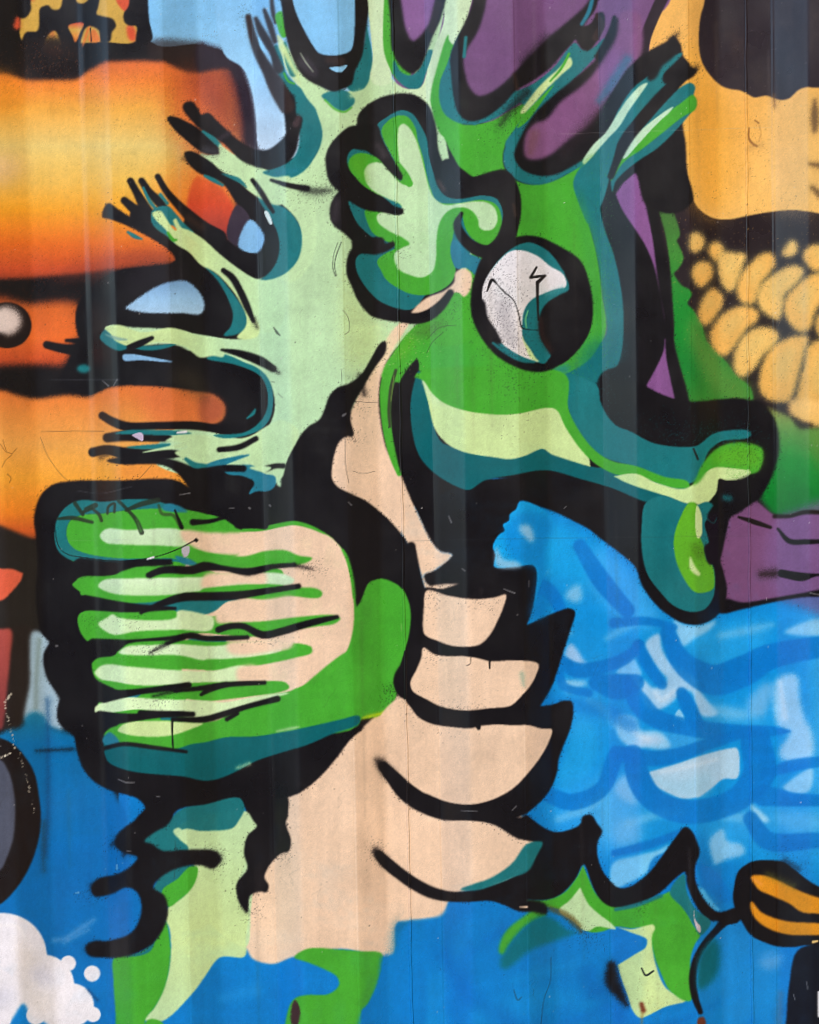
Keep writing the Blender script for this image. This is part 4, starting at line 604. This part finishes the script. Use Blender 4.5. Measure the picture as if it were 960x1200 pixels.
for i in range(20):                                         # crazing: clusters of short hairline cracks
    x, y = rng.uniform(380, 960) if i % 3 else rng.uniform(0, 380), rng.uniform(40, 1180)
    for j in range(rng.integers(2, 5)):
        a = rng.normal(math.pi/2, .6); L = rng.uniform(4, 16); x2 = x+L*math.cos(a)+rng.normal(0, 2); y2 = y+L*math.sin(a)
        mark((50,44,38), '%.1f,%.1f,.7 %.1f,%.1f,.6 %.1f,%.1f,.5' % (x, y, (x+x2)/2+rng.normal(0, 1.5), (y+y2)/2, x2, y2), .2)
        if rng.random() < .6: x, y = x2, y2
for i in range(46):                                         # dirt runs that rain has drawn down the sheet
    x, y, L = rng.uniform(-200, 1160), rng.uniform(-100, 1050), rng.uniform(60, 260)
    S(None, (96,84,70) if i % 3 else (206,204,196), '%.1f,%.1f,%.1f %.1f,%.1f,%.1f %.1f,%.1f,.5' % (x, y, rng.uniform(1, 4), x+L*.009, y+L*.5, rng.uniform(1, 5), x+L*.019, y+L), 2.2, rng.uniform(.05, .15))
# uneven pigment: blotchy coats, roller streaks, grain
mod = 1 + .016*fbm(H, W, (60, 70), 1)+.010*fbm(H, W, (18, 26), 2)+.007*fbm(H, W, (7, 190), 3)+.010*fbm(H, W, (3, 4), 4)+.016*rng.normal(0, 1, (H, W)).astype(np.float32)
img *= mod[..., None]
img += .003*fbm(H, W, (4, 120), 5)[..., None] + .004*rng.normal(0, 1, (H, W)).astype(np.float32)[..., None]
img = np.clip(img, 0.01, 1)
bl = np.stack([blur(np.ascontiguousarray(img[..., k]), 1.0) for k in range(3)], -1)
img = np.clip(img+.4*(img-bl), 0.01, 1)                      # keep the spray-can edges crisp on the sheet's 1.4 mm grid
lin = np.where(img <= .04045, img/12.92, ((img+.055)/1.055)**2.4).astype(np.float32)

# ------------------------------------------------------------------ the steel sheet: trapezoid corrugation
xa, xb = wall_point(92, 50)[0], wall_point(910, 50)[0]
PER = (xb-xa)/4; PX = PER/204.6
DEPTH = 0.036
def profile_raw(x):
    t = ((x-xa)/PX) % 204.6                                 # 0..34 rise to the outer flat, 34..101 outer, 101..138 back, then inner
    out = np.where(t < 34, t/34, np.where(t < 101.5, 1, np.where(t < 138, 1-(t-101.5)/36.5, 0)))
    return DEPTH*(1-out)
XT = np.arange(-3.2, 3.2, .0005)
k_ = np.exp(-.5*(np.arange(-24, 25)/9.0)**2); k_ /= k_.sum()
PT = np.convolve(np.pad(profile_raw(XT), 24, mode='edge'), k_, 'valid')
SEAMX = [wall_point(472, 600)[0], wall_point(881.5, 600)[0]]
def prof(x): return np.interp(x, XT, PT)
XW, ZB, ZT = 3.0, .17, 2.44
cs = 0.00139
fx = np.arange(-.715, .715, cs); fz = np.arange(.40, 2.20, cs)
sx = []
for k in range(-12, 12):
    b = xa+k*PER
    sx += [b+PX*q for q in (-8, -3, 3, 8, 26, 31, 37, 42, 68, 94, 99, 104, 110, 129, 135, 141, 147, 171)]
sx = np.array(sx)
gx = np.unique(np.concatenate([[-XW, XW], sx[(sx > -XW) & (sx < -.72)], fx, sx[(sx > .72) & (sx < XW)]]))
gz = np.concatenate([np.linspace(ZB, .40, 14)[:-1], fz, np.linspace(2.205, ZT, 10)])
NX, NZ = len(gx), len(gz)
GX, GZ = np.meshgrid(gx, gz)
def waves(x, z):                                            # oil-canning and small dents of thin steel
    d = .0010*np.sin(2.1*z+.8+3.1*np.floor((x-xa)/PX/102))*np.sin(1.7*x+1)
    for (u, v, r, a) in [(130,446,40,.0016),(300,300,70,.0016),(640,700,80,.0018),(440,930,60,.0015),(700,330,60,.0014),(880,160,26,.002),(60,900,70,.002),(930,640,60,.0015),(210,700,60,.0014),(560,1000,80,.0016),(500,200,70,.0014)]:
        p = wall_point(u, v); d = d + a*np.exp(-(((x-p[0])**2+(z-p[2])**2)/(2*(r*PX)**2)))*(1 if int(u) % 3 else -1)
    return d
GY = prof(GX)+waves(GX, GZ)
PV = np.stack([GX, GY, GZ], -1)
U, V = project(PV)
fu = np.clip(U-X0-.5, 0, W-1.01); fv = np.clip(V-Y0-.5, 0, H-1.01)
iu, iv = fu.astype(int), fv.astype(int); du, dv = (fu-iu)[..., None], (fv-iv)[..., None]
VC = lin[iv, iu]*(1-du)*(1-dv)+lin[iv, iu+1]*du*(1-dv)+lin[iv+1, iu]*(1-du)*dv+lin[iv+1, iu+1]*du*dv
fid = pid[np.clip((V[:-1, :-1]+V[1:, 1:])/2-Y0, 0, H-1).astype(int), np.clip((U[:-1, :-1]+U[1:, 1:])/2-X0, 0, W-1).astype(int)]
def split_pieces(f):
    nz, nx = f.shape; par = []; lab = np.zeros((nz, nx), np.int32); prev = []
    def find(a):
        while par[a] != a: par[a] = par[par[a]]; a = par[a]
        return a
    for r in range(nz):
        row = f[r]; cut = np.flatnonzero(np.diff(row))+1
        st_ = np.concatenate([[0], cut]).tolist(); en = np.concatenate([cut, [nx]]).tolist(); cur = []; j = 0
        for a, b in zip(st_, en):
            v = int(row[a]); root = -1
            while j < len(prev) and prev[j][1] <= a: j += 1
            k = j
            while k < len(prev) and prev[k][0] < b:
                if prev[k][2] == v:
                    q = find(prev[k][3])
                    if root < 0: root = q
                    elif q != root: par[q] = root
                k += 1
            if root < 0: root = len(par); par.append(root)
            cur.append((a, b, v, root)); lab[r, a:b] = root
        prev = cur
    return np.array([find(i) for i in range(len(par))])[lab]
for _ in range(3):                                          # crumbs under ~140 cells join the colour beside them
    cl = split_pieces(fid); u_, inv_, cnt = np.unique(cl, return_inverse=True, return_counts=True)
    small = (cnt < 140)[inv_].reshape(fid.shape)
    if not small.any(): break
    idxs = np.where(~small, np.arange(fid.shape[1])[None], 0); idxs = np.maximum.accumulate(idxs, 1)
    fid = np.where(small, np.take_along_axis(fid, idxs, 1), fid)
cl = split_pieces(fid); KEYS = []; base = fid.copy(); new = np.zeros_like(fid)
u_, inv_, cnt = np.unique(cl, return_inverse=True, return_counts=True); inv_ = inv_.reshape(fid.shape)
first = np.zeros(len(u_), int); first[inv_.ravel()] = base.ravel()
seen = set()
for k in np.argsort(-cnt):                                  # the largest piece keeps the key, further ones are numbered
    key = PARTS[first[k]]
    if key in seen:
        if '/' not in key and key in ('seahorse_painting', 'water_painting', 'purple_painting', 'sky_painting', 'banana_painting', 'leaf_painting', 'bee_painting', 'flame_painting', 'cloud_painting', 'wheel_painting', 'ball_painting'):
            key = key+'/'+dict(seahorse_painting='black_outline', water_painting='water_patch', sky_painting='sky_patch', banana_painting='yellow_patch', leaf_painting='leaf_patch', bee_painting='black_band', flame_painting='ochre_patch').get(key, 'paint_patch')
        key = key.split('#')[0]+'#x%d' % k
    seen.add(key); KEYS.append((k, key))
PARTS = [q for _, q in KEYS]; remap = np.zeros(len(u_), int)
for n_, (k, _) in enumerate(KEYS): remap[k] = n_
fid = remap[inv_]
PVf = PV.reshape(-1, 3).astype(np.float32); VCf = VC.reshape(-1, 3).astype(np.float32)
ii, jj = np.mgrid[0:NZ-1, 0:NX-1]
quad = np.stack([ii*NX+jj, ii*NX+jj+1, (ii+1)*NX+jj+1, (ii+1)*NX+jj], -1).reshape(-1, 4)
fidf = fid.reshape(-1)

# ------------------------------------------------------------------ materials
def new_mat(name):
    m = bpy.data.materials.new(name); m.use_nodes = True
    return m, m.node_tree, m.node_tree.nodes['Principled BSDF']
def paint_material():
    m, t, b = new_mat('spray_paint'); N = t.nodes.new; L = t.links.new
    at = N('ShaderNodeAttribute'); at.attribute_name = 'paint'
    tc = N('ShaderNodeTexCoord')
    mp = N('ShaderNodeMapping'); mp.inputs['Scale'].default_value = (60, 60, 5); L(tc.outputs['Object'], mp.inputs[0])
    n1 = N('ShaderNodeTexNoise'); n1.inputs['Scale'].default_value = 1; n1.inputs['Detail'].default_value = 6; L(mp.outputs[0], n1.inputs[0])
    n2 = N('ShaderNodeTexNoise'); n2.inputs['Scale'].default_value = 420; n2.inputs['Detail'].default_value = 3; L(tc.outputs['Object'], n2.inputs[0])
    n3 = N('ShaderNodeTexNoise'); n3.inputs['Scale'].default_value = 9; n3.inputs['Detail'].default_value = 4; L(tc.outputs['Object'], n3.inputs[0])
    hs = N('ShaderNodeMapRange'); hs.inputs[1].default_value = .3; hs.inputs[2].default_value = .7; hs.inputs[3].default_value = .98; hs.inputs[4].default_value = 1.02; L(n1.outputs[0], hs.inputs[0])
    mx = N('ShaderNodeVectorMath'); mx.operation = 'SCALE'; L(at.outputs['Color'], mx.inputs[0]); L(hs.outputs[0], mx.inputs['Scale'])
    L(mx.outputs[0], b.inputs['Base Color'])
    r = N('ShaderNodeMapRange'); r.inputs[1].default_value = .3; r.inputs[2].default_value = .7; r.inputs[3].default_value = .24; r.inputs[4].default_value = .42; L(n3.outputs[0], r.inputs[0]); L(r.outputs[0], b.inputs['Roughness'])
    b.inputs['Specular IOR Level'].default_value = .42
    bp = N('ShaderNodeBump'); bp.inputs['Strength'].default_value = .035; bp.inputs['Distance'].default_value = .0012; L(n2.outputs[0], bp.inputs['Height'])
    b2 = N('ShaderNodeBump'); b2.inputs['Strength'].default_value = .03; b2.inputs['Distance'].default_value = .01; L(n1.outputs[0], b2.inputs['Height']); L(bp.outputs[0], b2.inputs['Normal'])
    L(b2.outputs[0], b.inputs['Normal'])
    return m
def plain_material(name, c, rough=.6, scale=8, amt=.25):
    m, t, b = new_mat(name); N = t.nodes.new; L = t.links.new
    tc = N('ShaderNodeTexCoord'); n = N('ShaderNodeTexNoise'); n.inputs['Scale'].default_value = scale; n.inputs['Detail'].default_value = 8; L(tc.outputs['Object'], n.inputs[0])
    rp = N('ShaderNodeValToRGB'); rp.color_ramp.elements[0].position = .3; rp.color_ramp.elements[1].position = .72
    rp.color_ramp.elements[0].color = (*[v*(1-amt) for v in c], 1); rp.color_ramp.elements[1].color = (*[min(1, v*(1+amt)) for v in c], 1)
    L(n.outputs[0], rp.inputs[0]); L(rp.outputs[0], b.inputs['Base Color']); b.inputs['Roughness'].default_value = rough
    bp = N('ShaderNodeBump'); bp.inputs['Strength'].default_value = .3; bp.inputs['Distance'].default_value = .01; L(n.outputs[0], bp.inputs['Height']); L(bp.outputs[0], b.inputs['Normal'])
    return m
MP = paint_material()
MS = plain_material('frame_steel', (.05, .09, .16), .5, 14)
MB = plain_material('bare_back_steel', (.16, .15, .14), .6, 10)
MG = plain_material('packed_ground', (.17, .13, .095), .9, 3, .35)

def raw_mesh(name, v, f, cols=None):
    me = bpy.data.meshes.new(name); n = len(f); k = f.shape[1]
    me.vertices.add(len(v)); me.vertices.foreach_set('co', np.ascontiguousarray(v, np.float32).ravel())
    me.loops.add(n*k); me.loops.foreach_set('vertex_index', np.ascontiguousarray(f, np.int32).ravel())
    me.polygons.add(n); me.polygons.foreach_set('loop_start', np.arange(0, n*k, k, dtype=np.int32))
    me.update(calc_edges=True)
    if cols is not None:
        a = me.attributes.new('paint', 'FLOAT_COLOR', 'POINT')
        a.data.foreach_set('color', np.hstack([cols, np.ones((len(cols), 1), np.float32)]).astype(np.float32).ravel())
    return me
def link(name, me, mat, parent=None):
    o = bpy.data.objects.new(name, me); C.objects.link(o)
    if mat: me.materials.append(mat)
    o.parent = parent
    return o
def box(name, x0, x1, y0, y1, z0, z1, mat, parent=None, bev=.004):
    import bmesh
    bm = bmesh.new(); bmesh.ops.create_cube(bm, size=1)
    for q in bm.verts: q.co = Vector(((x0+x1)/2+q.co.x*(x1-x0), (y0+y1)/2+q.co.y*(y1-y0), (z0+z1)/2+q.co.z*(z1-z0)))
    bmesh.ops.bevel(bm, geom=bm.edges[:], offset=bev, segments=2, affect='EDGES')
    me = bpy.data.meshes.new(name); bm.to_mesh(me); bm.free()
    return link(name, me, mat, parent)

# ------------------------------------------------------------------ ground
gm = raw_mesh('ground', np.array([[-400, -400, 0], [400, -400, 0], [400, 400, 0], [-400, 400, 0]], float), np.array([[0, 1, 2, 3]]))
g = link('ground', gm, MG); g['kind'] = 'structure'

# ------------------------------------------------------------------ wall: Empty > painted figures > their pieces
wall = bpy.data.objects.new('corrugated_steel_panel', None); C.objects.link(wall); wall.empty_display_size = .3
wall['label'] = 'corrugated steel panel covered by a colourful spray-painted seahorse mural'; wall['category'] = 'steel panel'
order = np.argsort(fidf, kind='stable'); bounds = np.searchsorted(fidf[order], np.arange(len(PARTS)+1))
made = {}
LBL = {'seahorse_painting': 'green seahorse painted with thick black outlines', 'water_painting': 'blue water painted with pale brush dabs', 'sunset_painting': 'orange and yellow sprayed bands', 'banana_painting': 'yellow figure painted with rows of kernels',
       'bee_painting': 'black and orange striped bee', 'cloud_painting': 'white painted cloud', 'purple_painting': 'purple painted field', 'sky_painting': 'light blue painted sky', 'leaf_painting': 'dark green painted leaf',
       'wheel_painting': 'grey disc with black rim', 'ball_painting': 'white ball with black rim', 'flame_painting': 'ochre pane with black blotches'}
def build(i):
    key = PARTS[i]; idx = order[bounds[i]:bounds[i+1]]
    nm = key.split('/')[-1].split('#')[0]
    par = wall
    if '/' in key:
        pk = key.split('/')[0]
        if pk not in made:
            if pk in PARTS: build(PARTS.index(pk))
            if pk not in made:
                made[pk] = bpy.data.objects.new(pk, None); C.objects.link(made[pk]); made[pk].parent = wall
                if pk in LBL: made[pk]['label'] = LBL[pk]
        par = made[pk]
    if key in made or len(idx) < 12: return
    f = quad[idx]; vs, inv = np.unique(f, return_inverse=True)
    o = link(nm, raw_mesh(nm, PVf[vs], inv.reshape(-1, 4), VCf[vs]), MP, par)
    if key in LBL: o['label'] = LBL[key]
    made[key] = o
for i in range(len(PARTS)): build(i)

# weld seams: narrow raised laps running down the sheet, under the same paint, right edge darkened in colour to strengthen the relief
for sxw in SEAMX:
    zz = gz[::2]; off = np.array([-.0038, -.0024, .0002, .0017]); hh = np.array([.0006, -.0020, -.0020, .0006])
    jig = .0005*np.sin(zz*31)+.0004*np.sin(zz*83+1)
    xx = sxw+off[None]+jig[:, None]; z2 = np.repeat(zz[:, None], 4, 1); yy = prof(xx)+waves(xx, z2)+hh[None]
    pv = np.stack([xx, yy, z2], -1); u, v = project(pv)
    cc = lin[np.clip(v-Y0, 0, H-1).astype(int), np.clip(u-X0, 0, W-1).astype(int)].copy()
    cc[:, 3] *= .25
    a, b = np.mgrid[0:len(zz)-1, 0:3]; q = np.stack([a*4+b, a*4+b+1, (a+1)*4+b+1, (a+1)*4+b], -1).reshape(-1, 4)
    link('weld_seam', raw_mesh('weld_seam', pv.reshape(-1, 3), q, cc.reshape(-1, 3)), MP, wall)

# back of the sheet, rails and posts
bxs = np.unique(np.concatenate([[-XW, XW], sx[(sx > -XW) & (sx < XW)]])); n = len(bxs)
bv = np.concatenate([np.stack([bxs, prof(bxs)+.006, np.full(n, ZB)], -1), np.stack([bxs, prof(bxs)+.006, np.full(n, ZT)], -1)])
q = np.arange(n-1); link('back_face', raw_mesh('back_face', bv, np.stack([q+1, q, q+n, q+n+1], -1)), MB, wall)
box('bottom_rail', -XW+.01, XW-.01, -.03, .09, 0, .165, MS, wall); box('top_rail', -XW+.01, XW-.01, -.03, .09, 2.445, 2.56, MS, wall)
for s in (-1, 1): box('post', s*(XW+.052)-.06, s*(XW+.052)+.06, -.04, .12, 0, 2.566, MS, wall)

# ------------------------------------------------------------------ two unseen buildings added to darken reflections, block sky and bounce warm light
def brick_material(name, c1, c2):
    m, t, b = new_mat(name); N = t.nodes.new; L = t.links.new
    tc = N('ShaderNodeTexCoord'); mp = N('ShaderNodeMapping'); mp.inputs['Rotation'].default_value = (math.pi/2, 0, 0); L(tc.outputs['Object'], mp.inputs[0])
    br = N('ShaderNodeTexBrick'); br.inputs['Scale'].default_value = 4.5; br.inputs['Color1'].default_value = (*c1, 1); br.inputs['Color2'].default_value = (*c2, 1); br.inputs['Mortar'].default_value = (.2, .18, .16, 1); br.inputs['Mortar Size'].default_value = .012
    L(mp.outputs[0], br.inputs[0]); L(br.outputs[0], b.inputs['Base Color']); b.inputs['Roughness'].default_value = .85
    return m
MBR = brick_material('brown_brick', (.16, .085, .055), (.12, .065, .045)); MWB = plain_material('orange_plaster', (.58, .33, .15), .85, 2, .12)
MFR = plain_material('window_frame_paint', (.35, .33, .3), .5); MGL = plain_material('dark_window_glass', (.02, .025, .03), .1, 3, .1); MDR = plain_material('door_paint', (.09, .05, .04), .5)
def building(name, label, x0, x1, y0, y1, h, mat, side):
    e = bpy.data.objects.new(name, None); C.objects.link(e); e.location = ((x0+x1)/2, (y0+y1)/2, 0); e['label'] = label; e['category'] = 'building'
    bpy.context.view_layer.update(); inv = e.matrix_world.inverted()
    def bx_(nm, a, b, c, d, z0, z1, m, p=None):
        o = box(nm, a, b, c, d, z0, z1, m, p or e)
        if p is None: o.matrix_parent_inverse = inv
        else: o.matrix_parent_inverse = p.matrix_world.inverted()
        return o
    bx_('wall', x0, x1, y0, y1, 0, h, mat); bx_('parapet', x0-.1, x1+.1, y0-.1, y1+.1, h+.003, h+.35, MFR)
    a, b = (x0, x1) if side == 'y' else (y0, y1); n = int((b-a)/2.6)
    for r in range(int(h//3)):
        for k in range(n):
            q = a+(k+.5)*(b-a)/n; z = .95+r*3
            for nm, e1, e2, mm in (('window', .55, .05, MFR), ('pane', .47, .065, MGL)):
                zz = (z, z+1.5) if nm == 'window' else (z+.08, z+1.42)
                if side == 'y': bx_(nm, q-e1, q+e1, y1-.02, y1+e2, *zz, mm)
                else: bx_(nm, x0-e2, x0+.02, q-e1, q+e1, *zz, mm)
building('added_building', 'unseen brown brick building added to darken reflections in the painted panel', -6, 10, -15, -10, 6.4, MBR, 'y')
building('added_building', 'unseen orange plastered building added to block sky and bounce warm light', 3.9, 10, -9.0, 1, 7.2, MWB, 'x')
